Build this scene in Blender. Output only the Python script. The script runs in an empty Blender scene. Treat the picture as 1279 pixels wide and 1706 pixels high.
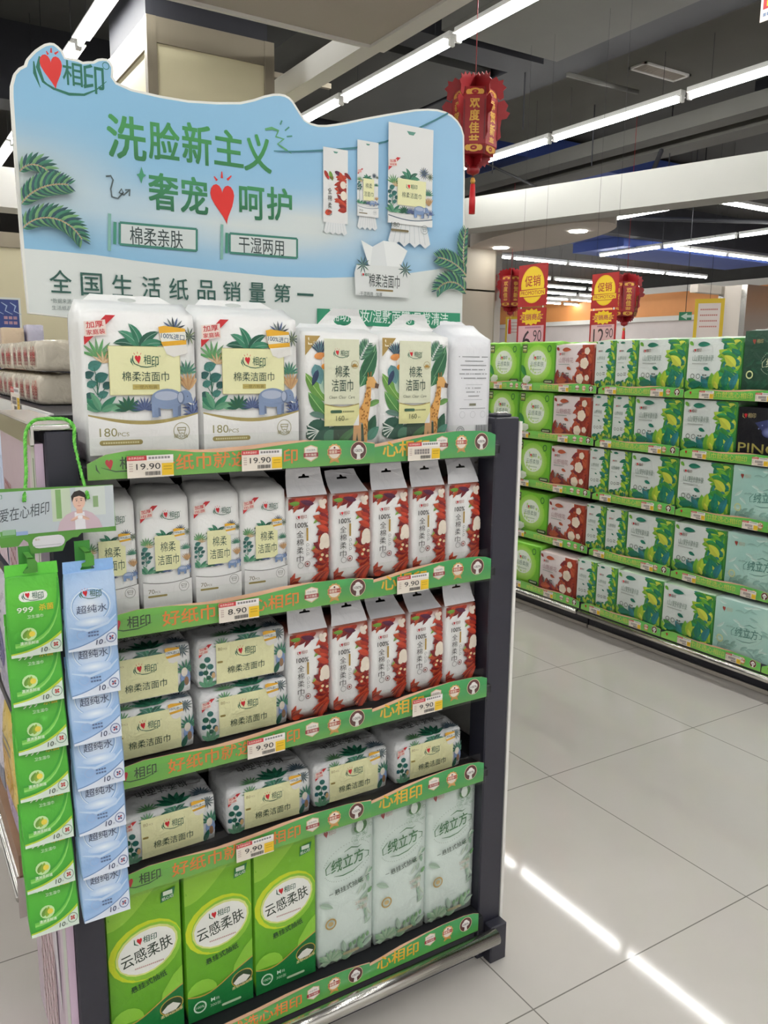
import bpy, bmesh, math, random
from mathutils import Vector, Matrix, noise
from mathutils.geometry import tessellate_polygon

random.seed(7)
scene = bpy.context.scene
COL = scene.collection
PI = math.pi

# ------------------------------------------------------------------ camera
F_PX, YAW, PITCH, ROLL = 1364.34, -0.5576009, 0.1793565, 0.0114972
CAM = Vector((-0.2317576, -1.4053143, 1.4592752))


def cam_axes():
    cy, sy, cp, sp = math.cos(YAW), math.sin(YAW), math.cos(PITCH), math.sin(PITCH)
    f = Vector((-sy * cp, cy * cp, -sp))
    r = Vector((cy, sy, 0))
    u = r.cross(f)
    cr, sr = math.cos(ROLL), math.sin(ROLL)
    return cr * r + sr * u, -sr * r + cr * u, f


CR, CU, CF = cam_axes()


def at(px, py, axis, val):
    """the world point where a measured sight line meets a real plane"""
    d = CF + CR * ((px - 639.5) / F_PX) - CU * ((py - 853) / F_PX)
    t = (val - CAM[axis]) / d[axis]
    return CAM + d * t


cam_data = bpy.data.cameras.new('camera')
cam_data.sensor_fit = 'HORIZONTAL'
cam_data.sensor_width = 36.0
cam_data.lens = 36.0 * F_PX / 1279.0
cam_data.clip_start = 0.02
cam = bpy.data.objects.new('camera', cam_data)
cam.matrix_world = Matrix(((CR.x, CU.x, -CF.x, CAM.x), (CR.y, CU.y, -CF.y, CAM.y), (CR.z, CU.z, -CF.z, CAM.z), (0, 0, 0, 1)))
COL.objects.link(cam)
scene.camera = cam

# ------------------------------------------------------------------ light and exposure
world = bpy.data.worlds.new('world')
scene.world = world
world.use_nodes = True
world.node_tree.nodes['Background'].inputs[0].default_value = (1.0, 0.97, 0.93, 1)
world.node_tree.nodes['Background'].inputs[1].default_value = 0.34
TUBE_STRENGTH = 26.0
scene.view_settings.view_transform = 'Standard'
scene.view_settings.look = 'None'
scene.view_settings.gamma = 1.0
scene.view_settings.use_curve_mapping = False
scene.view_settings.exposure = 1.32
scene.cycles.use_denoising = True
scene.cycles.max_bounces = 6
scene.cycles.diffuse_bounces = 3
scene.cycles.glossy_bounces = 3
scene.cycles.transparent_max_bounces = 8
scene.cycles.sample_clamp_indirect = 6.0


# ------------------------------------------------------------------ colours and materials
def lin(c):
    return c / 12.92 if c <= 0.04045 else ((c + 0.055) / 1.055) ** 2.4


def C(h, metal=0.0):
    h = h.lstrip('#')
    return (lin(int(h[0:2], 16) / 255), lin(int(h[2:4], 16) / 255), lin(int(h[4:6], 16) / 255), metal)


def mixc(a, b, t):
    return tuple(a[i] + (b[i] - a[i]) * t for i in range(4))


WHITE = C('#f3f3f1')


def new_mat(name):
    m = bpy.data.materials.new(name)
    m.use_nodes = True
    nt = m.node_tree
    return m, nt, nt.nodes['Principled BSDF']


def printed(name, rough, bump=0.0, scale=25.0, coat=0.0, spec=0.5):
    """colour printed on a surface: the print is the mesh's own colour layer, the film or card is procedural"""
    m, nt, b = new_mat(name)
    a = nt.nodes.new('ShaderNodeAttribute')
    a.attribute_name = 'Col'
    tc = nt.nodes.new('ShaderNodeTexCoord')
    n = nt.nodes.new('ShaderNodeTexNoise')
    n.inputs['Scale'].default_value = scale
    n.inputs['Detail'].default_value = 4
    n.inputs['Distortion'].default_value = 0.6
    nt.links.new(tc.outputs['Object'], n.inputs['Vector'])
    nt.links.new(a.outputs['Color'], b.inputs['Base Color'])
    nt.links.new(a.outputs['Alpha'], b.inputs['Metallic'])
    mr = nt.nodes.new('ShaderNodeMapRange')
    mr.inputs['To Min'].default_value = rough * 0.85
    mr.inputs['To Max'].default_value = rough * 1.15
    nt.links.new(n.outputs['Fac'], mr.inputs['Value'])
    nt.links.new(mr.outputs['Result'], b.inputs['Roughness'])
    b.inputs['Specular IOR Level'].default_value = spec
    b.inputs['Coat Weight'].default_value = coat
    if bump:
        bp_ = nt.nodes.new('ShaderNodeBump')
        bp_.inputs['Strength'].default_value = bump
        bp_.inputs['Distance'].default_value = 0.01
        nt.links.new(n.outputs['Fac'], bp_.inputs['Height'])
        nt.links.new(bp_.outputs['Normal'], b.inputs['Normal'])
    return m


def plain(name, col, rough=0.5, metal=0.0, scale=12.0, vary=0.06, bump=0.0, spec=0.5):
    m, nt, b = new_mat(name)
    tc = nt.nodes.new('ShaderNodeTexCoord')
    n = nt.nodes.new('ShaderNodeTexNoise')
    n.inputs['Scale'].default_value = scale
    n.inputs['Detail'].default_value = 5
    nt.links.new(tc.outputs['Object'], n.inputs['Vector'])
    mx = nt.nodes.new('ShaderNodeMix')
    mx.data_type = 'RGBA'
    mx.inputs[6].default_value = tuple(max(0, x * (1 - vary)) for x in col[:3]) + (1,)
    mx.inputs[7].default_value = tuple(min(1, x * (1 + vary)) for x in col[:3]) + (1,)
    nt.links.new(n.outputs['Fac'], mx.inputs[0])
    nt.links.new(mx.outputs[2], b.inputs['Base Color'])
    b.inputs['Roughness'].default_value = rough
    b.inputs['Metallic'].default_value = metal
    b.inputs['Specular IOR Level'].default_value = spec
    if bump:
        bp_ = nt.nodes.new('ShaderNodeBump')
        bp_.inputs['Strength'].default_value = bump
        bp_.inputs['Distance'].default_value = 0.01
        nt.links.new(n.outputs['Fac'], bp_.inputs['Height'])
        nt.links.new(bp_.outputs['Normal'], b.inputs['Normal'])
    return m


def emitter(name, col, strength):
    m, nt, b = new_mat(name)
    b.inputs['Base Color'].default_value = (0.9, 0.9, 0.9, 1)
    b.inputs['Emission Color'].default_value = col
    b.inputs['Emission Strength'].default_value = strength
    return m


def acrylic():
    m = bpy.data.materials.new('clear_acrylic')
    m.use_nodes = True
    nt = m.node_tree
    nt.nodes.clear()
    o = nt.nodes.new('ShaderNodeOutputMaterial')
    mx = nt.nodes.new('ShaderNodeMixShader')
    t = nt.nodes.new('ShaderNodeBsdfTransparent')
    t.inputs[0].default_value = (0.975, 0.985, 0.975, 1)
    g = nt.nodes.new('ShaderNodeBsdfGlossy')
    g.inputs['Roughness'].default_value = 0.08
    lw = nt.nodes.new('ShaderNodeFresnel')
    lw.inputs[0].default_value = 1.45
    gm = nt.nodes.new('ShaderNodeNewGeometry')
    inv = nt.nodes.new('ShaderNodeMath')
    inv.operation = 'SUBTRACT'
    inv.inputs[0].default_value = 1.0
    nt.links.new(gm.outputs['Backfacing'], inv.inputs[1])
    mu = nt.nodes.new('ShaderNodeMath')
    mu.operation = 'MULTIPLY'
    nt.links.new(lw.outputs[0], mu.inputs[0])
    nt.links.new(inv.outputs[0], mu.inputs[1])
    nt.links.new(mu.outputs[0], mx.inputs[0])
    nt.links.new(t.outputs[0], mx.inputs[1])
    nt.links.new(g.outputs[0], mx.inputs[2])
    nt.links.new(mx.outputs[0], o.inputs[0])
    return m


def floor_mat():
    m, nt, b = new_mat('polished_tile')
    geo = nt.nodes.new('ShaderNodeNewGeometry')
    sep = nt.nodes.new('ShaderNodeSeparateXYZ')
    nt.links.new(geo.outputs['Position'], sep.inputs[0])

    def math_(op, a, bb=None, v=None):
        n = nt.nodes.new('ShaderNodeMath')
        n.operation = op
        nt.links.new(a, n.inputs[0])
        if bb is not None:
            nt.links.new(bb, n.inputs[1])
        if v is not None:
            n.inputs[1].default_value = v
        return n.outputs[0]

    def line(axis, off):
        s = math_('SUBTRACT', sep.outputs[axis], v=off)
        w = math_('DIVIDE', s, v=0.79)
        fr = math_('FRACT', w)
        h = math_('SUBTRACT', fr, v=0.5)
        ab = math_('ABSOLUTE', h)
        return math_('GREATER_THAN', ab, v=0.5 - 0.0022)
    gx = line(0, 0.945 - 7.9)
    gy = line(1, -0.193 - 7.9)
    g = math_('MAXIMUM', gx, gy)
    n = nt.nodes.new('ShaderNodeTexNoise')
    n.inputs['Scale'].default_value = 1.3
    n.inputs['Detail'].default_value = 6
    n.inputs['Distortion'].default_value = 1.5
    nt.links.new(geo.outputs['Position'], n.inputs['Vector'])
    mx = nt.nodes.new('ShaderNodeMix')
    mx.data_type = 'RGBA'
    mx.inputs[6].default_value = C('#cbc6bf')[:3] + (1,)
    mx.inputs[7].default_value = C('#d8d3cd')[:3] + (1,)
    nt.links.new(n.outputs['Fac'], mx.inputs[0])
    m2 = nt.nodes.new('ShaderNodeMix')
    m2.data_type = 'RGBA'
    m2.inputs[7].default_value = C('#85817a')[:3] + (1,)
    nt.links.new(g, m2.inputs[0])
    nt.links.new(mx.outputs[2], m2.inputs[6])
    nt.links.new(m2.outputs[2], b.inputs['Base Color'])
    b.inputs['Roughness'].default_value = 0.06
    b.inputs['Specular IOR Level'].default_value = 0.28
    return m


M_FILM = printed('printed_film', 0.34, 0.38, 24.0, 0.0, 0.45)
M_SOFT = printed('printed_soft_film', 0.28, 0.55, 28.0, 0.0, 0.5)
M_CARD = printed('printed_card', 0.5)
M_STRIP = printed('printed_glossy_card', 0.22, 0, 20, 0.3)
M_BOARD = printed('printed_foam_board', 0.45, 0, 20, 0, 0.4)
M_NAVY = plain('navy_powder_coat', C('#2b2b36'), 0.42, 0, 60, 0.08, 0.02)
M_DARK = plain('black_back_panel', C('#15161b'), 0.6, 0, 20, 0.1)
M_CHROME = plain('brushed_chrome', C('#d2d0ca'), 0.22, 1.0, 40, 0.05)
M_WHITEMETAL = plain('white_enamel', C('#e4e4e0'), 0.4, 0, 20, 0.03)
M_CLEAR = acrylic()
M_TUBE = emitter('lit_tube', (1.0, 0.995, 0.975, 1), TUBE_STRENGTH)
M_LED = emitter('lit_downlight', (1, 0.98, 0.94, 1), 12.0)
M_FLOOR = floor_mat()
M_CEIL = plain('dark_painted_ceiling', C('#3a3a38'), 0.85, 0, 3, 0.15)
M_DUCT = plain('grey_painted_duct', C('#595853'), 0.8, 0, 4, 0.12)
M_BLACK = plain('black_painted_steel', C('#1c1d24'), 0.7, 0, 5, 0.15)
M_SOFFIT = plain('white_plaster', C('#dedcd6'), 0.8, 0, 5, 0.03)
M_TAUPE = plain('taupe_plaster', C('#b5ada3'), 0.8, 0, 5, 0.04)
M_CREAMWALL = plain('cream_cladding', C('#cfc7a6'), 0.35, 0, 2, 0.06, 0.05)
M_BRONZE = plain('bronze_trim', C('#8c8372'), 0.35, 0.4, 6, 0.06)
M_ORANGE = plain('orange_fascia', C('#e39a5a'), 0.6, 0, 4, 0.05)
M_GREYWALL = plain('pale_grey_wall', C('#d8cfcc'), 0.7, 0, 4, 0.05)
M_BLUE = plain('blue_painted_ceiling', C('#2f4588'), 0.8, 0, 3, 0.12)
M_WOOD = plain('brown_board', C('#9a7a62'), 0.5, 0, 9, 0.15)


# ------------------------------------------------------------------ mesh builder
class MB:
    def __init__(s):
        s.v, s.f, s.c, s.sm = [], [], [], []

    def add(s, verts, faces, col, smooth=False):
        o = len(s.v)
        s.v += [tuple(p) for p in verts]
        for f in faces:
            s.f.append([i + o for i in f])
            if callable(col):
                s.c.append([col(verts[i]) for i in f])
            else:
                s.c.append([col] * len(f))
            s.sm.append(smooth)

    def from_bm(s, bm, col, smooth=False):
        bmesh.ops.recalc_face_normals(bm, faces=bm.faces)
        bm.verts.index_update()
        s.add([v.co.copy() for v in bm.verts], [[v.index for v in f.verts] for f in bm.faces], col, smooth)
        bm.free()

    def box(s, x0, x1, y0, y1, z0, z1, col=WHITE, bevel=0.0, seg=2):
        bm = bmesh.new()
        bmesh.ops.create_cube(bm, size=1)
        for v in bm.verts:
            v.co = Vector((x0 + (v.co.x + .5) * (x1 - x0), y0 + (v.co.y + .5) * (y1 - y0), z0 + (v.co.z + .5) * (z1 - z0)))
        if bevel:
            bmesh.ops.bevel(bm, geom=bm.edges[:], offset=bevel, segments=seg, affect='EDGES', profile=0.5)
        s.from_bm(bm, col, False)

    def tube(s, pts, r, col=WHITE, n=8, cap=True):
        pts = [Vector(p) for p in pts]
        rs = r if isinstance(r, (list, tuple)) else [r] * len(pts)
        verts, faces = [], []
        prev = None
        for i, p in enumerate(pts):
            d = (pts[min(i + 1, len(pts) - 1)] - pts[max(i - 1, 0)]).normalized()
            if prev is None:
                a = d.orthogonal().normalized()
            else:
                a = (prev - d * prev.dot(d)).normalized()
            prev = a
            b = d.cross(a)
            for k in range(n):
                t = 2 * PI * k / n
                verts.append(p + (a * math.cos(t) + b * math.sin(t)) * rs[i])
        for i in range(len(pts) - 1):
            for k in range(n):
                faces.append([i * n + k, i * n + (k + 1) % n, (i + 1) * n + (k + 1) % n, (i + 1) * n + k])
        if cap:
            faces.append(list(range(n))[::-1])
            faces.append([(len(pts) - 1) * n + k for k in range(n)])
        s.add(verts, faces, col, True)

    def lathe(s, prof, col, n=24, centre=(0, 0, 0), smooth=True):
        verts, faces = [], []
        cx, cy, cz = centre
        for r, z in prof:
            for k in range(n):
                t = 2 * PI * k / n
                verts.append(Vector((cx + r * math.cos(t), cy + r * math.sin(t), cz + z)))
        for i in range(len(prof) - 1):
            for k in range(n):
                faces.append([i * n + k, i * n + (k + 1) % n, (i + 1) * n + (k + 1) % n, (i + 1) * n + k])
        faces.append(list(range(n))[::-1])
        faces.append([(len(prof) - 1) * n + k for k in range(n)])
        s.add(verts, faces, col, smooth)

    def sheet(s, outer, holes, thick, fn, col, colback=None):
        """a cut-out sheet of real thickness; fn(u, v, t) places a point, t = 0 front, thick back"""
        loops = [outer] + list(holes)
        tris = tessellate_polygon([[Vector((a, b, 0)) for a, b in lp] for lp in loops])
        flat = [p for lp in loops for p in lp]
        n = len(flat)
        vs = [fn(a, b, 0) for a, b in flat] + [fn(a, b, thick) for a, b in flat]
        s.add(vs, [list(t) for t in tris], col)
        s.add(vs, [[i + n for i in t][::-1] for t in tris], colback or col)
        o = 0
        sides = []
        for lp in loops:
            m = len(lp)
            for i in range(m):
                j = (i + 1) % m
                sides.append([o + i, o + j, o + j + n, o + i + n])
            o += m
        s.add(vs, sides, colback or col)

    def art(s, art, fn, cuts=None):
        """lay a flat print onto a surface: fn(x, y, lift) -> point; cuts = grid step so that it follows a curved face"""
        if not art.tri:
            return
        verts, faces, cols = art.mesh(cuts)
        o = len(s.v)
        s.v += [tuple(fn(a, b, c)) for a, b, c in verts]
        for f, c in zip(faces, cols):
            s.f.append([i + o for i in f])
            s.c.append(c)
            s.sm.append(False)

    def mesh(s, name):
        me = bpy.data.meshes.new(name)
        me.from_pydata(s.v, [], s.f)
        at_ = me.color_attributes.new('Col', 'FLOAT_COLOR', 'CORNER')
        flat = []
        for cs in s.c:
            for c in cs:
                flat += c
        at_.data.foreach_set('color', flat)
        me.polygons.foreach_set('use_smooth', s.sm)
        me.update()
        return me

    def build(s, name, mat, parent=None):
        me = s.mesh(name)
        me.materials.append(mat)
        o = bpy.data.objects.new(name, me)
        COL.objects.link(o)
        if parent:
            o.parent = parent
        return o


def tag(o, label=None, cat=None, group=None, kind=None):
    if label:
        o['label'] = label
    if cat:
        o['category'] = cat
    if group:
        o['group'] = group
    if kind:
        o['kind'] = kind
    return o


def empty(name, loc, label=None, cat=None, group=None, rotz=0.0):
    o = bpy.data.objects.new(name, None)
    o.empty_display_size = 0.05
    o.location = loc
    o.rotation_euler = (0, 0, rotz)
    COL.objects.link(o)
    return tag(o, label, cat, group)


def copy_tree(o, parent=None):
    c = o.copy()
    COL.objects.link(c)
    if parent:
        c.parent = parent
    for ch in list(o.children):
        copy_tree(ch, c)
    return c


class Proto:
    """first placement uses the thing itself, later ones copy it with its parts"""

    def __init__(s, o):
        s.o, s.used = o, False
        s.o0 = (o.name.split('.')[0])

    def put(s, loc, label, group=None, rotz=0.0, tilt=None):
        o = s.o if not s.used else copy_tree(s.o)
        s.used = True
        o.location = loc
        o.rotation_euler = (tilt or 0.0, 0, rotz)
        o['label'] = label
        if group:
            o['group'] = group
        return o


# ------------------------------------------------------------------ flat print drawing
_gl = {}


def glyphs(txt, bold=0.0, space=1.0):
    k = (txt, bold, space)
    if k in _gl:
        return _gl[k]
    cu = bpy.data.curves.new('t', 'FONT')
    cu.body = txt
    cu.resolution_u = 3
    cu.offset = bold
    cu.space_character = space
    ob = bpy.data.objects.new('t', cu)
    COL.objects.link(ob)
    dg = bpy.context.evaluated_depsgraph_get()
    me = bpy.data.meshes.new_from_object(ob.evaluated_get(dg))
    vs = [(v.co.x, v.co.y) for v in me.vertices]
    fs = [tuple(p.vertices) for p in me.polygons]
    bpy.data.objects.remove(ob)
    bpy.data.curves.remove(cu)
    bpy.data.meshes.remove(me)
    x0, x1 = min(v[0] for v in vs), max(v[0] for v in vs)
    y0, y1 = min(v[1] for v in vs), max(v[1] for v in vs)
    vs = [((a - x0) / max(x1 - x0, 1e-6) - .5, (b - y0) / max(y1 - y0, 1e-6) - .5) for a, b in vs]
    _gl[k] = (vs, fs)
    return _gl[k]


class Art:
    """print in its own units: u to the right, v DOWN, scaled by S from the corner (x0, y0)"""
    DZ = 0.00005

    def __init__(s, S=1.0, x0=0.0, y0=0.0, up=False):
        s.S, s.x0, s.y0, s.up = S, x0, y0, up
        s.tri = []
        s.z = 0.0002

    def T(s, u, v):
        return (s.x0 + u * s.S, s.y0 + (v if s.up else -v) * s.S)

    def lay(s, n=1):
        s.z += s.DZ * n

    def tris(s, pts, faces, col, lay=True):
        s.z += s.DZ if lay else s.DZ * .16
        P = [s.T(*p) for p in pts]
        for f in faces:
            cs = [col(*pts[i]) for i in f] if callable(col) else [col] * len(f)
            s.tri.append(([P[i] for i in f], s.z, cs))

    def poly(s, pts, col, lay=True, holes=()):
        loops = [pts] + list(holes)
        t = tessellate_polygon([[Vector((a, b, 0)) for a, b in lp] for lp in loops])
        flat = [p for lp in loops for p in lp]
        s.tris(flat, t, col, lay)

    def rect(s, u0, v0, u1, v1, col, nu=1, nv=1, lay=True):
        pts, fs = [], []
        for j in range(nv + 1):
            for i in range(nu + 1):
                pts.append((u0 + (u1 - u0) * i / nu, v0 + (v1 - v0) * j / nv))
        for j in range(nv):
            for i in range(nu):
                a = j * (nu + 1) + i
                fs.append((a, a + 1, a + nu + 2, a + nu + 1))
        s.tris(pts, fs, col, lay)

    def ell(s, cu, cv, ru, rv, col, rot=0.0, n=20, lay=True):
        c, d = math.cos(rot), math.sin(rot)
        pts = [(cu + ru * math.cos(t) * c - rv * math.sin(t) * d, cv + ru * math.cos(t) * d + rv * math.sin(t) * c)
               for t in [2 * PI * i / n for i in range(n)]]
        s.tris(pts, [list(range(n))], col, lay)

    def glow(s, cu, cv, ru, rv, c0, c1, rot=0.0, n=24, rings=4, pw=1.0):
        """printed radial blend"""
        c, d = math.cos(rot), math.sin(rot)
        pts, cols, fs = [(cu, cv)], [c0], []
        for k in range(1, rings + 1):
            q = k / rings
            for i in range(n):
                t = 2 * PI * i / n
                a, b = ru * q * math.cos(t), rv * q * math.sin(t)
                pts.append((cu + a * c - b * d, cv + a * d + b * c))
                cols.append(mixc(c0, c1, q ** pw))
        for i in range(n):
            fs.append((0, 1 + i, 1 + (i + 1) % n))
            for k in range(rings - 1):
                a = 1 + k * n
                fs.append((a + i, a + n + i, a + n + (i + 1) % n, a + (i + 1) % n))
        s.lay()
        P = [s.T(*p) for p in pts]
        for f in fs:
            s.tri.append(([P[i] for i in f], s.z, [cols[i] for i in f]))

    def ring(s, cu, cv, ru, rv, w, col, n=24, rot=0.0, a0=0, a1=2 * PI):
        s.stroke([(cu + ru * math.cos(t) * math.cos(rot) - rv * math.sin(t) * math.sin(rot),
                   cv + ru * math.cos(t) * math.sin(rot) + rv * math.sin(t) * math.cos(rot))
                  for t in [a0 + (a1 - a0) * i / n for i in range(n + 1)]], w, col)

    def stroke(s, pts, w, col, lay=True):
        ws = w if isinstance(w, (list, tuple)) else [w] * len(pts)
        L, R = [], []
        for i, (a, b) in enumerate(pts):
            p, q = pts[max(i - 1, 0)], pts[min(i + 1, len(pts) - 1)]
            dx, dy = q[0] - p[0], q[1] - p[1]
            l = math.hypot(dx, dy) or 1
            nx, ny = -dy / l * ws[i] / 2, dx / l * ws[i] / 2
            L.append((a + nx, b + ny))
            R.append((a - nx, b - ny))
        n = len(pts)
        s.tris(L + R, [(i, i + 1, n + i + 1, n + i) for i in range(n - 1)], col, lay)

    def frame(s, u0, v0, u1, v1, w, col):
        s.lay()
        for r in ((u0, v0, u1, v0 + w), (u0, v1 - w, u1, v1), (u0, v0 + w, u0 + w, v1 - w), (u1 - w, v0 + w, u1, v1 - w)):
            s.rect(*r, col, lay=False)

    def pill(s, u0, v0, u1, v1, col):
        r = (v1 - v0) / 2
        pts = [(u1 - r + r * math.sin(t), (v0 + v1) / 2 - r * math.cos(t)) for t in [PI * i / 6 for i in range(7)]]
        pts += [(u0 + r - r * math.sin(t), (v0 + v1) / 2 + r * math.cos(t)) for t in [PI * i / 6 for i in range(7)]]
        s.tris(pts, [list(range(len(pts)))], col)

    def text(s, txt, cu, cv, w, h, col, bold=0.0, rot=0.0, shear=0.0, flip=False, lay=True):
        if bold >= .015:
            e = bold * h * .55
            if lay:
                s.lay()
            for dx, dy in ((-e, -e), (e, -e), (-e, e), (e, e)):
                s.text(txt, cu + dx, cv + dy, w - 2 * e, h - 2 * e, col, 0.0, rot, shear, flip, False)
            return
        vs, fs = glyphs(txt, bold)
        c, d = math.cos(rot), math.sin(rot)
        sg = 1 if s.up else -1
        pts = []
        for a, b in vs:
            x, y = a * w + shear * b * h, sg * b * h
            if flip:
                x, y = -x, -y
            pts.append((cu + x * c - y * d, cv + x * d + y * c))
        s.tris(pts, fs, col, lay)

    def column(s, txt, cu, v0, w, h, gap, col, bold=0.0):
        s.lay()
        for i, ch in enumerate(txt):
            s.text(ch, cu, v0 + i * (h + gap) + h / 2, w, h, col, bold, lay=False)

    def lines(s, u0, u1, v0, dv, n, hgt, col, centre=True, rnd=None):
        """rows of print too fine to read"""
        s.lay()
        for i in range(n):
            l = (u1 - u0) * (rnd.uniform(.55, 1) if rnd else 1)
            a = (u0 + u1) / 2 - l / 2 if centre else u0
            k = max(2, int(l / (hgt * 1.3)))
            for j in range(k):
                if rnd and rnd.random() < .12:
                    continue
                s.rect(a + l * j / k, v0 + i * dv, a + l * (j + .78) / k, v0 + i * dv + hgt, col, lay=False)

    # ---- plants
    def leaf(s, u, v, ang, L, W, col, bend=0.0, rib=None, n=7, lay=True):
        pts = []
        mid = []
        x, y, a = u, v, ang
        for i in range(n + 1):
            mid.append((x, y, a))
            x += math.cos(a) * L / n
            y += math.sin(a) * L / n
            a += bend / n
        l, r = [], []
        for i, (x, y, a) in enumerate(mid):
            t = i / n
            w = W * .5 * (math.sin(PI * t ** .8) ** .8 if 0 < t < 1 else 0)
            l.append((x - math.sin(a) * w, y + math.cos(a) * w))
            r.append((x + math.sin(a) * w, y - math.cos(a) * w))
        m = [(p[0], p[1]) for p in mid]
        k = n + 1
        dark = mixc(col, (0, 0, 0, 0), .18) if not callable(col) else col
        s.tris(l + m, [(i, i + 1, k + i + 1, k + i) for i in range(n)], col, lay)
        s.tris(m + r, [(i, i + 1, k + i + 1, k + i) for i in range(n)], dark, False)
        if rib:
            s.stroke(m, max(W * .05, .002), rib)

    def frond(s, u, v, ang, L, W, cols, bend=0.6, n=12, rib=None, slant=.9, slim=.24):
        x, y, a = u, v, ang
        s.lay()
        mid = []
        for i in range(n + 1):
            mid.append((x, y))
            t = i / n
            ln = W * (.35 + .65 * math.sin(PI * min(1, t * .8 + .15)))
            for sd in (-1, 1):
                s.leaf(x, y, a + sd * slant, ln, ln * slim, cols[(i + (sd > 0)) % len(cols)], bend=.25 * sd * (-1), n=4, lay=False)
            x += math.cos(a) * L / n
            y += math.sin(a) * L / n
            a += bend / n
        if rib:
            s.stroke(mid, W * .05, rib)

    def fan(s, u, v, r, a0, a1, n, cols, w=.16):
        s.lay()
        for i in range(n):
            a = a0 + (a1 - a0) * i / max(1, n - 1)
            s.leaf(u, v, a, r, r * w, cols[i % len(cols)], n=4, lay=False)

    def palm(s, u, v, r, cols, n=7):
        for i in range(n):
            a = -PI + PI * i / (n - 1) * .96 + .06
            s.leaf(u, v, a, r, r * .34, cols[i % len(cols)], bend=(.9 if a > -PI / 2 else -.9), rib=mixc(cols[0], (1, 1, 1, 0), .25))

    def heart(s, cu, cv, h, col, lean=.18):
        pts = []
        for i in range(28):
            t = 2 * PI * i / 28
            x = 16 * math.sin(t) ** 3 / 34
            y = -(13 * math.cos(t) - 5 * math.cos(2 * t) - 2 * math.cos(3 * t) - math.cos(4 * t)) / 30
            x *= .78
            if y > 0:
                y *= 1.25
            pts.append((cu + (x + lean * max(y, 0)) * h, cv + y * h))
        s.poly(pts, col)

    def logo(s, cu, cv, w, g=C('#1f5a44'), red=C('#c8202a'), rays=True):
        """brush logo: leaf strokes, red heart, two characters, a swoosh"""
        k = w
        s.stroke([(cu - .47 * k, cv - .06 * k), (cu - .465 * k, cv + .06 * k), (cu - .40 * k, cv + .19 * k)], [.012 * k, .045 * k, .006 * k], g)
        s.stroke([(cu - .40 * k, cv - .14 * k), (cu - .42 * k, cv + .0 * k), (cu - .36 * k, cv + .12 * k), (cu - .24 * k, cv + .19 * k)],
                 [.02 * k, .05 * k, .035 * k, .008 * k], g)
        s.heart(cu - .245 * k, cv - .04 * k, .26 * k, red)
        if rays:
            for dx, a in ((-.09, -2.1), (0, -1.6), (.09, -1.0)):
                x, y = cu - .25 * k + dx * k, cv - .2 * k + abs(dx) * .3 * k
                s.stroke([(x, y), (x + math.cos(a) * .07 * k, y + math.sin(a) * .07 * k)], [.022 * k, .008 * k], red)
        s.text('相', cu + .06 * k, cv - .01 * k, .23 * k, .31 * k, g, .004)
        s.text('印', cu + .32 * k, cv + .045 * k, .24 * k, .36 * k, g, .004)
        s.stroke([(cu - .30 * k, cv + .14 * k), (cu - .15 * k, cv + .215 * k), (cu + .05 * k, cv + .235 * k), (cu + .28 * k, cv + .2 * k), (cu + .46 * k, cv + .08 * k)],
                 [.012 * k, .03 * k, .03 * k, .018 * k, .004 * k], g)
        s.ring(cu + .49 * k, cv - .13 * k, .022 * k, .022 * k, .006 * k, g, 8)

    def mini_logo(s, cu, cv, w, g=C('#1f5a44'), red=C('#c8202a')):
        k = w
        s.stroke([(cu - .47 * k, cv - .12 * k), (cu - .46 * k, cv + .1 * k), (cu - .3 * k, cv + .2 * k)], [.03 * k, .06 * k, .02 * k], g)
        s.heart(cu - .26 * k, cv - .0 * k, .30 * k, red)
        s.text('相印', cu + .18 * k, cv + .0 * k, .58 * k, .32 * k, g, .01)

    def elephant(s, cu, cv, w, c=C('#7b93b8')):
        d = mixc(c, (0, 0, .02, 0), .4)
        l = mixc(c, (1, 1, 1, 0), .25)
        s.poly([(cu - .40 * w, cv), (cu - .27 * w, cv), (cu - .26 * w, cv + .34 * w), (cu - .37 * w, cv + .34 * w)], d)
        s.poly([(cu + .08 * w, cv), (cu + .2 * w, cv), (cu + .19 * w, cv + .34 * w), (cu + .09 * w, cv + .34 * w)], d)
        s.ell(cu - .1 * w, cv - .03 * w, .36 * w, .22 * w, c)
        s.ell(cu - .12 * w, cv - .1 * w, .26 * w, .1 * w, l)
        s.poly([(cu - .46 * w, cv - .02 * w), (cu - .32 * w, cv), (cu - .31 * w, cv + .36 * w), (cu - .45 * w, cv + .36 * w)], c)
        s.poly([(cu + .0 * w, cv), (cu + .13 * w, cv), (cu + .12 * w, cv + .36 * w), (cu + .01 * w, cv + .36 * w)], c)
        s.ell(cu + .3 * w, cv - .07 * w, .15 * w, .15 * w, c)
        s.ell(cu + .2 * w, cv - .05 * w, .085 * w, .14 * w, d)
        s.ell(cu + .19 * w, cv - .06 * w, .06 * w, .11 * w, l)
        s.stroke([(cu + .4 * w, cv - .02 * w), (cu + .46 * w, cv + .1 * w), (cu + .47 * w, cv + .24 * w), (cu + .42 * w, cv + .31 * w)],
                 [.13 * w, .09 * w, .06 * w, .04 * w], c)
        s.leaf(cu + .36 * w, cv + .05 * w, .5, .16 * w, .03 * w, C('#f0ede0'), -.6, n=4)
        s.stroke([(cu - .45 * w, cv - .06 * w), (cu - .5 * w, cv + .12 * w)], .02 * w, d)
        s.ell(cu + .35 * w, cv - .08 * w, .012 * w, .012 * w, C('#1d2230'), n=8)

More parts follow.
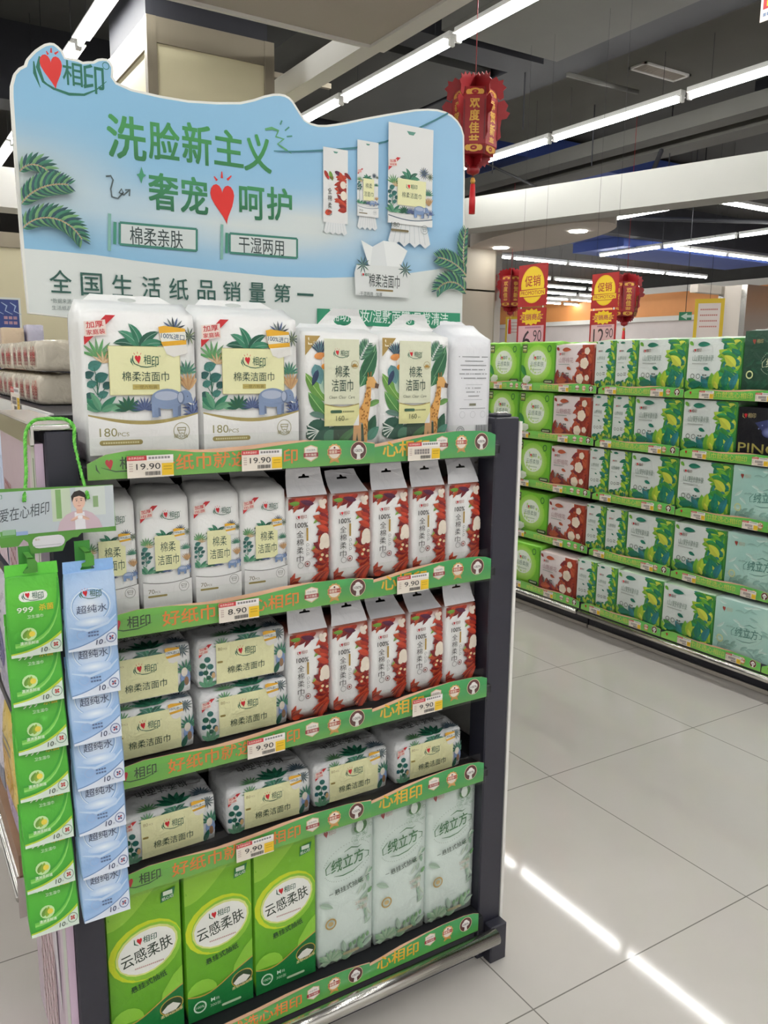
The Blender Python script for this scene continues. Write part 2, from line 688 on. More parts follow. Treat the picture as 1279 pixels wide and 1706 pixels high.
    def ribbon(s, w, a='加厚', b='家庭装', v0=0.0):
        r = C('#c1272d')
        s.poly([(0, v0 + w * .95), (0, v0 + w * .7), (w * .7, v0), (w, v0)], r)
        s.poly([(w * .04, v0 + w * .22), (w * .68, v0 + w * .14), (w * .70, v0 + w * .60), (w * .06, v0 + w * .68)], C('#e9d9cf'))
        s.text(a, w * .36, v0 + w * .30, w * .52, w * .2, r, .03, -.12)
        s.text(b, w * .38, v0 + w * .52, w * .56, w * .16, r, .02, -.12)

    def hundred_tag(s, cu, cv, w):
        y = C('#e0a92c')
        s.poly([(cu - .5 * w, cv - .45 * w), (cu - .3 * w, cv - .5 * w), (cu + .45 * w, cv - .42 * w), (cu + .5 * w, cv + .35 * w), (cu - .2 * w, cv + .45 * w), (cu - .42 * w, cv + .1 * w)], y)
        s.poly([(cu - .36 * w, cv + .2 * w), (cu + .48 * w, cv + .12 * w), (cu + .52 * w, cv + .42 * w), (cu, cv + .56 * w), (cu - .25 * w, cv + .46 * w)], C('#e4e2dc'))
        s.poly([(cu - .47 * w, cv - .24 * w), (cu + .46 * w, cv - .32 * w), (cu + .48 * w, cv - .04 * w), (cu - .42 * w, cv + .05 * w)], C('#eae9df'))
        s.text('100%进口', cu, cv - .14 * w, .84 * w, .2 * w, C('#2d5570'), .015, .08)

    def face_icon(s, cu, cv, r, col, txt='随心抽'):
        s.ring(cu, cv, r, r, r * .08, col, 20)
        s.frame(cu - r * .55, cv - r * .45, cu + r * .55, cv - r * .05, r * .09, col)
        s.stroke([(cu - r * .4, cv - r * .05), (cu - r * .3, cv + r * .35), (cu, cv + r * .25), (cu + r * .35, cv + r * .35), (cu + r * .45, cv - r * .05)], r * .09, col)
        if txt:
            s.text(txt, cu - r * .1, cv + r * .62, r * 1.7, r * .5, col, .02)

    def tangram(s):
        pass

    def clip(s, ax, val, hi):
        """cut the print off at a straight edge"""
        out = []
        for pts, z, cs in s.tri:
            if all((p[ax] <= val if hi else p[ax] >= val) for p in pts):
                out.append((pts, z, cs))
                continue
            poly = list(zip(pts, cs))
            res = []
            for i in range(len(poly)):
                p, q = poly[i], poly[(i + 1) % len(poly)]
                ip = p[0][ax] <= val if hi else p[0][ax] >= val
                iq = q[0][ax] <= val if hi else q[0][ax] >= val
                if ip:
                    res.append(p)
                if ip != iq:
                    t = (val - p[0][ax]) / (q[0][ax] - p[0][ax])
                    res.append(((p[0][0] + (q[0][0] - p[0][0]) * t, p[0][1] + (q[0][1] - p[0][1]) * t), mixc(p[1], q[1], t)))
            if len(res) >= 3:
                out.append(([r_[0] for r_ in res], z, [r_[1] for r_ in res]))
        s.tri = out

    # ---- to mesh
    def mesh(s, cuts=None):
        verts, faces, cols = [], [], []
        if not cuts:
            for pts, z, cs in s.tri:
                o = len(verts)
                verts += [(a, b, z) for a, b in pts]
                faces.append(list(range(o, o + len(pts))))
                cols.append(cs)
            return verts, faces, cols

        def clip(poly, ax, val, keep_hi):
            out = []
            n = len(poly)
            for i in range(n):
                p, q = poly[i], poly[(i + 1) % n]
                ip, iq = ((p[0][ax] >= val), (q[0][ax] >= val))
                if not keep_hi:
                    ip, iq = (p[0][ax] <= val), (q[0][ax] <= val)
                if ip:
                    out.append(p)
                if ip != iq:
                    t = (val - p[0][ax]) / (q[0][ax] - p[0][ax])
                    out.append(((p[0][0] + (q[0][0] - p[0][0]) * t, p[0][1] + (q[0][1] - p[0][1]) * t), mixc(p[1], q[1], t)))
            return out
        for pts, z, cs in s.tri:
            todo = [[(p, c) for p, c in zip(pts, cs)]]
            for ax in (0, 1):
                nxt = []
                for poly in todo:
                    lo = min(p[0][ax] for p in poly)
                    hi = max(p[0][ax] for p in poly)
                    if hi - lo <= cuts * .55:
                        nxt.append(poly)
                        continue
                    k = math.floor(lo / cuts) + 1
                    rest = poly
                    while k * cuts < hi:
                        a = clip(rest, ax, k * cuts, False)
                        rest = clip(rest, ax, k * cuts, True)
                        if len(a) >= 3:
                            nxt.append(a)
                        k += 1
                    if len(rest) >= 3:
                        nxt.append(rest)
                todo = nxt
            for poly in todo:
                o = len(verts)
                verts += [(p[0][0], p[0][1], z) for p in poly]
                faces.append(list(range(o, o + len(poly))))
                cols.append([p[1] for p in poly])
        return verts, faces, cols


# ------------------------------------------------------------------ wrapped packs
def pack_body(w, h, d, base, art=None, top_art=None, bulge=.005, r=.006, gable=0.0, crumple=.0025, seed=0, seg=(8, 6, 10), topcol=None, botcol=None, cut=.02, tilt_top=0.0):
    """film-wrapped pack: origin bottom centre, printed face towards -Y"""
    mb = MB()
    nx, ny, nz = seg

    def wob(p, k):
        q = Vector((p[0] * 18 + seed * 3.1, p[1] * 18 + k * 7.7, p[2] * 18))
        return noise.noise(q)

    def f(x, z):
        a, b = min(1, abs(x) / (w / 2)), min(1, abs(z - h / 2) / (h / 2))
        return bulge * (1 - a ** 2.4) * (1 - b ** 2.4) + crumple * .35 * noise.noise(Vector((x * 14 + seed, z * 14, 3.3))) * (1 - a ** 4) * (1 - b ** 4)

    def place(ix, iy, iz):
        # a point on the box surface, rounded, then puffed
        x, y, z = (ix * 2 / nx - 1) * w / 2, (iy * 2 / ny - 1) * d / 2, iz / nz * h - h / 2
        ins = Vector((max(-w / 2 + r, min(w / 2 - r, x)), max(-d / 2 + r, min(d / 2 - r, y)), max(-h / 2 + r, min(h / 2 - r, z))))
        dv = Vector((x, y, z)) - ins
        if dv.length > 1e-9:
            p = ins + dv.normalized() * r
        else:
            p = Vector((x, y, z))
        zz = p.z + h / 2
        yy = p.y / (d / 2)
        p.y += f(p.x, zz) * (1 if yy > 0 else -1) * min(1, abs(yy)) ** 3
        sx = p.x / (w / 2)
        p.x += (1 if sx > 0 else -1) * min(1, abs(sx)) ** 3 * (bulge * .35 * (1 - yy * yy) + crumple * wob((0, p.y, zz), 1) * (1 - yy ** 2)) * (1 - (2 * zz / h - 1) ** 2)
        if iz == nz or zz > h - r * 1.2:
            t = max(0, 1 - abs(yy))
            p.z += gable * t ** 1.3 + crumple * wob((p.x * 1.5, p.y * 1.5, 0), 2) * (t if gable == 0 else min(1, t * 2)) + tilt_top * (yy + 1) * .5
        return Vector((p.x, p.y, p.z + h / 2))
    idx = {}
    verts = []

    def vid(ix, iy, iz):
        k = (ix, iy, iz)
        if k not in idx:
            idx[k] = len(verts)
            verts.append(place(ix, iy, iz))
        return idx[k]
    faces = []
    for i in range(nx):
        for k in range(nz):
            faces.append([vid(i, 0, k), vid(i + 1, 0, k), vid(i + 1, 0, k + 1), vid(i, 0, k + 1)])
            faces.append([vid(i + 1, ny, k), vid(i, ny, k), vid(i, ny, k + 1), vid(i + 1, ny, k + 1)])
    for j in range(ny):
        for k in range(nz):
            faces.append([vid(0, j + 1, k), vid(0, j, k), vid(0, j, k + 1), vid(0, j + 1, k + 1)])
            faces.append([vid(nx, j, k), vid(nx, j + 1, k), vid(nx, j + 1, k + 1), vid(nx, j, k + 1)])
    for i in range(nx):
        for j in range(ny):
            faces.append([vid(i, j, nz), vid(i + 1, j, nz), vid(i + 1, j + 1, nz), vid(i, j + 1, nz)])
            faces.append([vid(i, j + 1, 0), vid(i + 1, j + 1, 0), vid(i + 1, j, 0), vid(i, j, 0)])

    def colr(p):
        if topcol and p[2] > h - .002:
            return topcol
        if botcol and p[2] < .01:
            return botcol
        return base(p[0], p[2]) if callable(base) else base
    mb.add(verts, faces, colr, True)
    if art:
        art.clip(0, w / 2 - .0012, True)
        art.clip(0, -w / 2 + .0012, False)
        art.clip(1, h - .0015, True)
        art.clip(1, .0015, False)
        mb.art(art, lambda a, b, c: Vector((a, -d / 2 - f(a, b) - c - .0003, b)), cut)
    if top_art:
        def topf(a, b, c):
            yy = b / (d / 2)
            t = max(0, 1 - abs(yy))
            return Vector((a, b, h + gable * t ** 1.3 + crumple * noise.noise(Vector((a * 1.5 * 18 + seed * 3.1, b * 1.5 * 18 + 2 * 7.7, 0))) * (t if gable == 0 else min(1, t * 2)) + tilt_top * (yy + 1) * .5 + c + .0006))
        mb.art(top_art, topf, .015)
    return mb


def flap_mesh(w0, w1, hgt, base, lean, hook=True, col=WHITE, seed=0, hole=None, curl=.0):
    """the welded film tail above a pack, with its hanger slot"""
    n = 8
    outer = [(-w0 / 2 + w0 * i / n, 0) for i in range(n + 1)]
    outer += [(w1 / 2 + (w0 - w1) / 2 * (1 - t) , hgt * t) for t in (.35, .7)]
    outer += [(w1 / 2 - w1 * i / n, hgt + .0022 * noise.noise(Vector((i * 1.7, seed, 0)))) for i in range(n + 1)]
    outer += [(-w1 / 2 - (w0 - w1) / 2 * (1 - t), hgt * t) for t in (.7, .35)]
    holes = []
    cz = hgt * .62
    if hook:
        a = .0125
        holes = [[(-a, cz - .002), (-a * .9, cz + .0015), (-a * .3, cz + .002), (-.002, cz + .006), (.002, cz + .006), (a * .3, cz + .002), (a * .9, cz + .0015), (a, cz - .002)]]
    if hole:
        hw, hh, hz = hole
        holes = [[(hw * math.cos(-t), hz + hh * math.sin(-t)) for t in [2 * PI * i / 14 for i in range(14)]]]
    mb = MB()

    def fn(a, b, t):
        q = b / hgt
        y = lean * q + curl * math.sin(q * PI) + .004 * q * noise.noise(Vector((a * 22, seed * 1.3, b * 20)))
        return Vector((a, y + t, base + b))
    mb.sheet(outer, holes, .0006, fn, col)
    return mb


# ---- print designs ------------------------------------------------------------
G1, G2, G3, TEAL = C('#2f7a5c'), C('#1f5c48'), C('#5a9a5c'), C('#2c6a63')
NAVYL, OLIVE, TAN, CREAM = C('#4b5f86'), C('#a3935a'), C('#c8a578'), C('#e6e5b4')
INK, GREYINK = C('#27463a'), C('#8a8a84')


def jungle(a, H, top, bot, left=.2, right=.84, small=False):
    """the plants that frame the cream panel"""
    a.palm((left + right) / 2 - .04, top + .02, .24, [G1, G2, C('#3f8a6a')], 7)
    a.fan(.8, top - .15, .12, 0, 2 * PI, 16, [NAVYL, C('#6f7d7a'), C('#3e4c55')])
    a.fan(.94, top - .1, .085, 0, 2 * PI, 12, [C('#7f8d6a'), C('#4d5e57')])
    a.fan(.12, top + .1, .17, -PI * .9, -.1, 8, [G3, C('#6b9a6a')])
    a.fan(.16, top + .15, .11, -PI * .95, -.3, 7, [TAN, C('#dcc09a')])
    for x, y, r in ((.08, top + .17, .06), (.03, top + .25, .045), (.13, top + .27, .06), (.05, top + .33, .045), (.18, top + .34, .045), (.03, top + .43, .04), (.14, top + .42, .045)):
        a.leaf(x - r * .8, y + r * .5, -.5, r * 2.1, r * 1.5, [TEAL, C('#3c7a70'), C('#275a58')][int(x * 97) % 3], .2)
        a.stroke([(x, y + r * .3), (.1, y + r * 2.2)], .006, G2)
    a.stroke([(.1, top + .28), (.1, bot - .0)], .012, G2)
    a.fan(.9, top + .24, .13, -PI * .95, -.2, 9, [C('#4e8a6a'), C('#3d7466')])
    a.fan(.92, bot - .04, .17, -PI * .75, -.3 * PI, 7, [TAN, C('#b98d5e')])
    for i, t in enumerate((-2.7, -2.3, -1.9, -.9, -.45)):
        a.leaf(.12, bot + .14, t, .19, .06, [C('#5f9a78'), G1][i % 2], .3 if t > -1.5 else -.3)
    a.leaf(.2, bot + .13, -.25, .22, .07, C('#79b08a'), -.3)
    a.fan(.36, bot + .13, .13, -PI, 0, 9, [G2, C('#275d3e')], .26)
    a.fan(.5, bot + .13, .12, -PI, 0, 11, [C('#44537c'), C('#5b6a92')])
    a.fan(.95, bot + .12, .11, -PI, -.2, 9, [C('#3d4c78'), C('#6a7aa6')])


def art_180(w, h):
    a = Art(w, -w / 2, h)
    H = h / w
    a.z = .0003
    a.lay()
    jungle(a, H, .29, .72)
    a.rect(.2, .29, .84, .72, CREAM)
    a.frame(.2, .29, .84, .72, .004, C('#a9a060'))
    a.logo(.52, .41, .27)
    a.text('棉柔洁面巾', .52, .555, .42, .085, INK)
    a.rect(.40, .625, .64, .67, C('#b3a35c'))
    a.text('一提六包装', .52, .648, .2, .03, C('#5e5424'))
    a.hundred_tag(.78, .235, .26)
    a.ribbon(.28, v0=.03)
    a.elephant(.75, .77, .42, C('#7a8cab'))
    a.fan(.95, .9, .11, -PI, -.2, 9, [C('#3d4c78'), C('#6a7aa6')])
    # white ground below an olive curve
    cur = [(i / 16, .89 + .075 * math.sin(PI * i / 16)) for i in range(17)]
    a.poly(cur + [(1, H - .07), (0, H - .07)], C('#ececea'))
    a.stroke(cur, [.012 + .022 * math.sin(PI * i / 16) for i in range(17)], OLIVE)
    a.text('180', .17, 1.045, .15, .075, C('#8f8a58'))
    a.text('PCS', .30, 1.065, .1, .035, C('#8f8a58'))
    a.pill(.09, 1.115, .47, 1.16, C('#9a8a4c'))
    a.lines(.12, .44, 1.13, .1, 1, .016, C('#d8d0a0'))
    a.face_icon(.83, 1.05, .075, C('#9a9468'))
    return a


def art_160(w, h):
    a = Art(w, -w / 2, h)
    H = h / w
    a.poly([(0, .04), (.2, .04), (0, .27)], C('#a98d4f'))
    a.text('L', .07, .1, .05, .08, C('#f0ead8'), .03)
    a.text('大号', .14, .115, .07, .04, C('#f0ead8'))
    # big leaves right
    a.leaf(.72, .62, -1.05, .55, .2, C('#3e7a52'), -.25, C('#8ab58a'))
    a.frond(.72, .3, -1.1, .22, .14, [C('#5a8a6a'), C('#3e6f58')], .2, 7)
    a.leaf(.76, .5, -.95, .36, .16, C('#2f6647'), -.2, C('#7faa80'))
    a.leaf(.84, .85, -.6, .2, .07, C('#6b9a52'), .7)
    a.leaf(.86, 1.22, -1.4, .28, .14, C('#2d5d45'), .3)
    a.leaf(.84, 1.25, -.9, .22, .12, C('#4f8f7a'), .3)
    # left: crest, bird, banana leaf, monstera
    a.fan(.2, .24, .16, -2.5, -.9, 9, [C('#3a4a62'), C('#5b7f86')])
    a.leaf(.25, .78, -2.3, .42, .14, C('#6a9c46'), .15, C('#b4cf8a'))
    a.leaf(.27, .95, -2.35, .36, .15, C('#4f8a46'), .2, C('#a6c986'))
    a.glow(.27, .55, .1, .16, C('#3c7f74'), C('#b9d0b8'))
    a.leaf(.12, .36, 1.2, .24, .15, C('#5f8f92'), .1)
    a.leaf(.16, .42, 1.9, .2, .07, C('#2d3f5e'), .1)
    a.ell(.19, .265, .075, .04, C('#d28a4a'), -.1)
    a.ell(.25, .33, .045, .06, C('#efe7da'))
    a.ell(.24, .385, .036, .032, C('#d98a2c'))
    a.stroke([(.26, .24), (.3, .32), (.27, .4)], [.01, .014, .006], C('#24303c'))
    a.leaf(.05, .92, .05, .24, .07, C('#5d7f74'), .5)
    for i, t in enumerate((-2.9, -2.5, -2.1, -1.7, -1.2, -.7)):
        a.leaf(.2, 1.22, t, .25, .1, [C('#2e5a48'), C('#244a3c')][i % 2], .2)
    a.ell(.17, 1.12, .15, .13, C('#2d5848'), .5)
    for i in range(5):
        t = 2.2 + i * .35
        a.stroke([(.17, 1.12), (.17 + .16 * math.cos(t), 1.12 + .14 * math.sin(t))], [.006, .018], C('#dfe5de'))
    a.ell(.33, 1.2, .1, .09, C('#4f7f66'), .3)
    a.rect(.36, 1.06, .78, 1.27, C('#33493a'))
    a.leaf(.42, 1.28, -.6, .3, .1, C('#4c7a4c'), -.2)
    # giraffe
    gf, sp = C('#d8a25a'), C('#9a6428')
    a.poly([(.63, 1.0), (.70, 1.02), (.66, 1.3), (.62, 1.3)], C('#cfa070'))
    a.poly([(.66, 1.02), (.73, 1.02), (.74, 1.3), (.70, 1.3)], C('#cfa070'))
    a.poly([(.80, .55), (.87, .52), (.87, .66), (.86, .82), (.83, 1.0), (.82, 1.3), (.785, 1.3), (.76, 1.05), (.68, 1.02), (.68, .92), (.76, .80), (.80, .66)], gf)
    a.poly([(.81, .5), (.9, .50), (.97, .6), (.955, .635), (.88, .63), (.82, .6)], C('#d9a866'))
    a.poly([(.93, .57), (.985, .59), (.97, .64), (.92, .63)], C('#5e4a3c'))
    a.stroke([(.83, .51), (.82, .45)], .014, sp)
    a.stroke([(.86, .5), (.865, .44)], .014, sp)
    rg = random.Random(4)
    a.lay()
    for i in range(40):
        y = rg.uniform(.6, 1.18)
        xl = .81 if y < .7 else (.78 if y < .85 else .72 if y < 1.03 else .775)
        xr = .865 if y < .8 else .83
        a.ell(rg.uniform(xl, xr), y, .011, .014, sp, rg.random(), 6, lay=False)
    # cream panel
    a.rect(.235, .07, .70, .82, C('#dadcc2'))
    a.poly([(.235, .82)] + [(.235 + .465 * i / 10, .82 + .035 * math.sin(PI * i / 10)) for i in range(11)] + [(.70, 1.07), (.235, 1.07)], C('#dfdda0'))
    a.stroke([(.24 + .455 * i / 10, .815 + .035 * math.sin(PI * i / 10)) for i in range(11)], .012, OLIVE)
    a.poly([(.62, 1.07), (.70, .93), (.70, 1.07)], C('#e8e8e4'))
    a.logo(.46, .23, .22)
    a.ring(.635, .36, .045, .045, .005, C('#a8935a'), 18)
    a.fan(.635, .385, .045, -PI * .9, -.1 * PI, 5, [C('#b08a3e')], .4)
    a.text('棉柔', .47, .44, .19, .135, INK)
    a.text('洁面巾', .47, .6, .28, .14, INK)
    a.text('Clean  Clear  Care', .465, .735, .34, .035, C('#7a7f6a'), 0, 0, .2)
    a.pill(.31, .885, .465, .92, C('#3a5f46'))
    a.lines(.475, .63, .895, .1, 1, .016, C('#8a8c62'))
    a.text('160', .44, .98, .11, .06, C('#5e6448'))
    a.text('pcs', .53, .998, .035, .024, C('#7a7f5a'))
    return a


def art_back(w, h):
    a = Art(w, -w / 2, h)
    rg = random.Random(2)
    g = C('#8d8f92')
    a.lines(.1, .9, .38, .09, 6, .022, g, True, rg)
    a.stroke([(.3, .98), (.75, .98)], .006, g)
    a.lines(.25, .75, 1.04, .085, 3, .022, g, True, rg)
    a.stroke([(.25, 1.3), (.75, 1.3)], .006, g)
    a.rect(.4, 1.38, .58, 1.43, C('#7d7c66'))
    a.lines(.15, .85, 1.48, .09, 1, .016, g)
    for i in range(3):
        a.ring(.22 + .28 * i, 1.62, .07, .07, .006, C('#b8babc'), 14)
    a.ring(.18, 1.97, .1, .1, .012, C('#6c6e70'), 16)
    a.ring(.18, 1.97, .055, .065, .01, C('#6c6e70'), 12)
    a.lay()
    x = .60
    while x < .9:
        b = rg.uniform(.008, .022)
        a.rect(x, 1.85, x + b, 2.08, C('#5c5e62'), lay=False)
        x += b + rg.uniform(.008, .016)
    return a


def art_70(w, h):
    a = Art(w, -w / 2, h)
    H = h / w
    a.lay()
    jungle(a, H, .80, 1.32)
    a.rect(.27, .72, .77, 1.42, CREAM)
    a.text('棉柔', .53, .95, .30, .2, INK)
    a.text('洁面巾', .53, 1.21, .42, .2, INK)
    a.hundred_tag(.76, .72, .24)
    a.ribbon(.36, '加厚', '出游', v0=.12)
    a.logo(.60, .32, .40)
    a.elephant(.83, 1.44, .28)
    cur = [(i / 12, 1.62 + .06 * math.sin(PI * i / 12)) for i in range(13)]
    a.poly(cur + [(1, H - .04), (0, H - .04)], C('#ebebe9'))
    a.stroke(cur, .012, C('#55564e'))
    a.text('70', .17, 1.82, .12, .085, C('#7b7556'))
    a.text('PCS', .29, 1.84, .1, .04, C('#7b7556'))
    a.pill(.1, 1.9, .48, 1.94, C('#9a8a4c'))
    a.face_icon(.82, 1.78, .1, C('#8a8a80'), None)
    return a


def art_red(w, h):
    a = Art(w, -w / 2, h)
    H = h / w
    R = [C('#a5301f'), C('#c2452b'), C('#8c2420'), C('#b8502f'), C('#7a1d24')]
    rg = random.Random(11)
    # upper fringe
    for i in range(18):
        a.leaf(rg.uniform(.1, .98), rg.uniform(.02, .16), rg.uniform(2.2, 3.6), rg.uniform(.2, .4), .11, R[i % 5], rg.uniform(-.5, .5), lay=True)
    a.leaf(.28, .12, 3.0, .26, .1, C('#6fa03a'), .4)
    a.leaf(.62, .16, 3.3, .35, .12, C('#5a2040'), .2)
    a.leaf(.95, .36, 2.6, .3, .13, C('#5a2348'), .2)
    a.leaf(.78, .42, 2.2, .26, .08, C('#7da648'), .4)
    for x, y, r in ((.82, .2, .075), (.88, .13, .06), (.78, .13, .055), (.86, .25, .05)):
        a.ell(x, y, r, r, C('#e9dccd'), 0, 10)
    # right-hand flower column
    for i in range(34):
        y = .42 + 1.28 * i / 34
        xr = .98
        L = rg.uniform(.25, .42)
        a.leaf(min(1.0, xr), y + rg.uniform(-.05, .05), PI + rg.uniform(-.7, .7), L, L * .42, R[i % 5], rg.uniform(-.5, .5))
    for i in range(5):
        t = 2.0 + i * .55
        a.leaf(.84, 1.2, t, .32, .14, R[(i + 1) % 5], .2)
    for i in range(6):
        t = 2.3 + i * .4
        a.leaf(.92, 1.5, t, .3, .13, R[(i + 2) % 5], .2)
    for x, y, rx, ry in ((.86, .98, .12, .15), (.8, 1.1, .08, .1), (.92, 1.08, .09, .11)):
        a.ell(x, y, rx, ry, C('#ece1cf'), .2, 14)
    for x, y in ((.8, 1.32), (.92, 1.36), (.76, 1.42)):
        a.ell(x, y, .04, .035, C('#e6d2a4'), 0, 9)
    a.leaf(.62, 1.1, 2.3, .12, .05, C('#8fae4c'), 0)
    for i in range(7):
        a.leaf(.03, H - .12, -1.6 + i * .3, .2 + .1 * (i % 2), .1, R[i % 5], .2)
    for i in range(6):
        a.leaf(.98, 1.7, PI - .2 - i * .14, .5, .1, R[(i + 1) % 5], -.3)
    a.mini_logo(.29, .42, .26, C('#8a3a2a'), C('#b8202a'))
    k = C('#2e2a26')
    a.text('100%', .29, .60, .3, .11, k, .025)
    a.column('全棉柔巾', .25, .72, .16, .15, .035, k)
    a.rect(.40, .67, .445, .96, C('#a8873a'))
    for i in range(3):
        a.ring(.43, 1.05 + i * .1, .03, .03, .01, GREYINK, 9)
        a.stroke([(.405, 1.03 + i * .1), (.405, 1.11 + i * .1)], .008, GREYINK)
    a.ring(.26, 1.5, .065, .065, .014, C('#a7a7a3'), 14)
    a.ring(.42, 1.48, .06, .06, .016, C('#7d4340'), 14)
    a.ell(.42, 1.48, .03, .03, C('#a8605a'), 0, 8)
    return a


def art_80(w, h):
    a = Art(w, -w / 2, h)
    H = h / w
    a.lay()
    rg = random.Random(5)
    # left panel
    for x, y, r in ((.05, .28, .035), (.1, .22, .035), (.03, .36, .03), (.13, .3, .035), (.08, .36, .03), (.15, .38, .03), (.11, .42, .028)):
        a.ell(x, y, r, r * .9, [TEAL, G2, C('#2b5d66')][int(x * 97) % 3], .4, 10)
    a.stroke([(.09, .28), (.09, H - .03)], .008, G2)
    for t in (-2.6, -2.0, -1.2, -.5):
        a.leaf(.1, H - .01, t, .13, .045, C('#5f9a78'), .3)
    a.ell(.16, .4, .02, .035, TAN, 0, 9)
    a.fan(.26, .09, .1, -PI, 0, 9, [G3, C('#6b8f7a')])
    a.palm(.55, .10, .17, [G1, G2, C('#3f7a68')], 7)
    a.fan(.9, .06, .09, 0, PI * 2, 14, [C('#4b5f6a'), C('#6f7d7a')])
    a.fan(.94, .3, .14, -PI * .95, -.1, 9, [C('#4e8a6a'), C('#3d7466')])
    a.ell(.93, .36, .055, .09, C('#7d94bc'), 0, 12)
    a.ell(.92, .3, .035, .05, C('#dcd3c4'), 0, 10)
    a.ell(.94, .4, .025, .05, C('#8a6a4c'), 0, 10)
    a.leaf(.86, H - .02, -1.2, .14, .06, G2)
    a.rect(.19, .06, .85, H - .03, CREAM)
    a.text('80', .235, .12, .05, .032, C('#a89a6a'))
    a.text('PCS', .29, .125, .04, .018, C('#a89a6a'))
    a.logo(.52, .18, .25)
    a.text('棉柔洁面巾', .52, .365, .42, .085, INK)
    a.pill(.20, .25, .26, .272, C('#9a8a4c'))
    a.hundred_tag(.80, .09, .16)
    a.ribbon(.15, '加厚', '出游', v0=.05)
    return a


def art_80top(w, d):
    a = Art(1.0, 0, 0, True)
    k = C('#4a4f4e')
    a.text('棉柔洁面巾', w * .02, d * .0, w * .56, d * .24, k, 0, 0, 0, True)
    a.lines(-w * .16, w * .2, d * .24, d * .05, 1, .0022, k)
    a.lines(w * .28, w * .44, -d * .08, d * .06, 1, .0022, C('#6a5a5c'))
    for i in range(7):
        a.leaf(w * .06, -d * .5, PI / 2 + (i - 3) * .4, .04, .012, [G1, G2][i % 2], 0)
    a.fan(w * .36, -d * .42, .026, 0, PI, 11, [C('#4b5f6a'), C('#5d6d7a')])
    a.fan(-w * .22, -d * .48, .024, .1, PI - .1, 9, [G3, C('#5f8a6a')])
    return a


def art_tallgreen(w, h):
    a = Art(w, -w / 2, h)
    H = h / w
    g0, g1 = C('#6fae1e'), C('#8fc63a')
    a.rect(0, .02, 1, H - .02, lambda u, v: mixc(C('#7cba2c'), C('#4f9a1a'), min(1, v / H)), 4, 8)
    a.poly([(0, .05), (.72, .05)] + [(.72 - .72 * i / 8, .05 + .5 * math.sin(PI / 2 * i / 8) ** 1.2) for i in range(9)], C('#92c83e'))
    a.ell(.5, .98, .5, .43, C('#c8d826'), -.25)
    a.ell(.54, 1.0, .46, .40, C('#8cc43a'), -.25)
    a.ell(.52, .98, .43, .34, C('#d9e08a'), -.25)
    a.ell(.52, .985, .40, .31, C('#f0f1ea'), -.25)
    a.ell(.36, 1.08, .22, .16, C('#f0f1ea'), -.2)
    a.mini_logo(.5, .80, .32)
    a.text('云感柔肤', .51, 1.0, .70, .2, C('#2c3b2c'), .005, -.18)
    a.lines(.34, .74, 1.19, .1, 1, .02, C('#c9a5a0'))
    a.text('悬挂式抽纸', .52, 1.46, .5, .1, C('#23452a'), .012, -.18)
    # lower leaf shapes, dark base with a golden curve
    a.poly([(1, 1.4), (.86, 1.5), (.7, 1.72), (.66, 1.95), (1, 1.95)], C('#8ac63e'))
    a.poly([(.03, 1.98)] + [(.22 + .22 * math.cos(PI + PI * i / 8), 1.98 - .22 * math.sin(PI * i / 8)) for i in range(9)], C('#8ac63e'))
    cur = [(i / 12, 1.98 + .05 * math.sin(PI * i / 6) - .28 * (i / 12) ** 2.6) for i in range(13)]
    a.poly(cur + [(1, H - .02), (0, H - .02)], C('#1f7a3c'))
    a.stroke(cur, .018, C('#c79a4a'))
    a.ell(.82, 1.98, .17, .13, C('#c2a24a'), -.1)
    a.ell(.82, 1.98, .155, .115, C('#2e4a2e'), -.1)
    a.poly([(.68, 2.02), (.76, 1.95), (.84, 1.93), (.95, 2.0), (.88, 2.06), (.72, 2.07)], C('#eceae2'))
    a.text('柔韧4层加厚', .82, 2.09, .32, .05, C('#e8d9a0'), .01, -.1)
    a.ring(.18, 2.19, .085, .085, .022, C('#d9ecd6'), 16)
    a.text('100%', .18, 2.19, .12, .04, C('#d9ecd6'), .02)
    a.text('M', .37, 2.14, .06, .06, C('#e4f0e0'), .01)
    a.text('码', .44, 2.145, .05, .045, C('#e4f0e0'))
    a.text('300张', .41, 2.23, .16, .055, C('#cfe4c8'))
    a.pill(.5, H - .14, .8, H - .10, C('#cfe0c0'))
    a.poly([(.74, .2), (.93, .17), (.9, .32), (.72, .35)], C('#2d7d44'))
    a.rect(.76, .2, .89, .26, C('#e3eedd'))
    a.text('纸心切', .82, .30, .16, .05, C('#e3eedd'), .02, -.1)
    return a


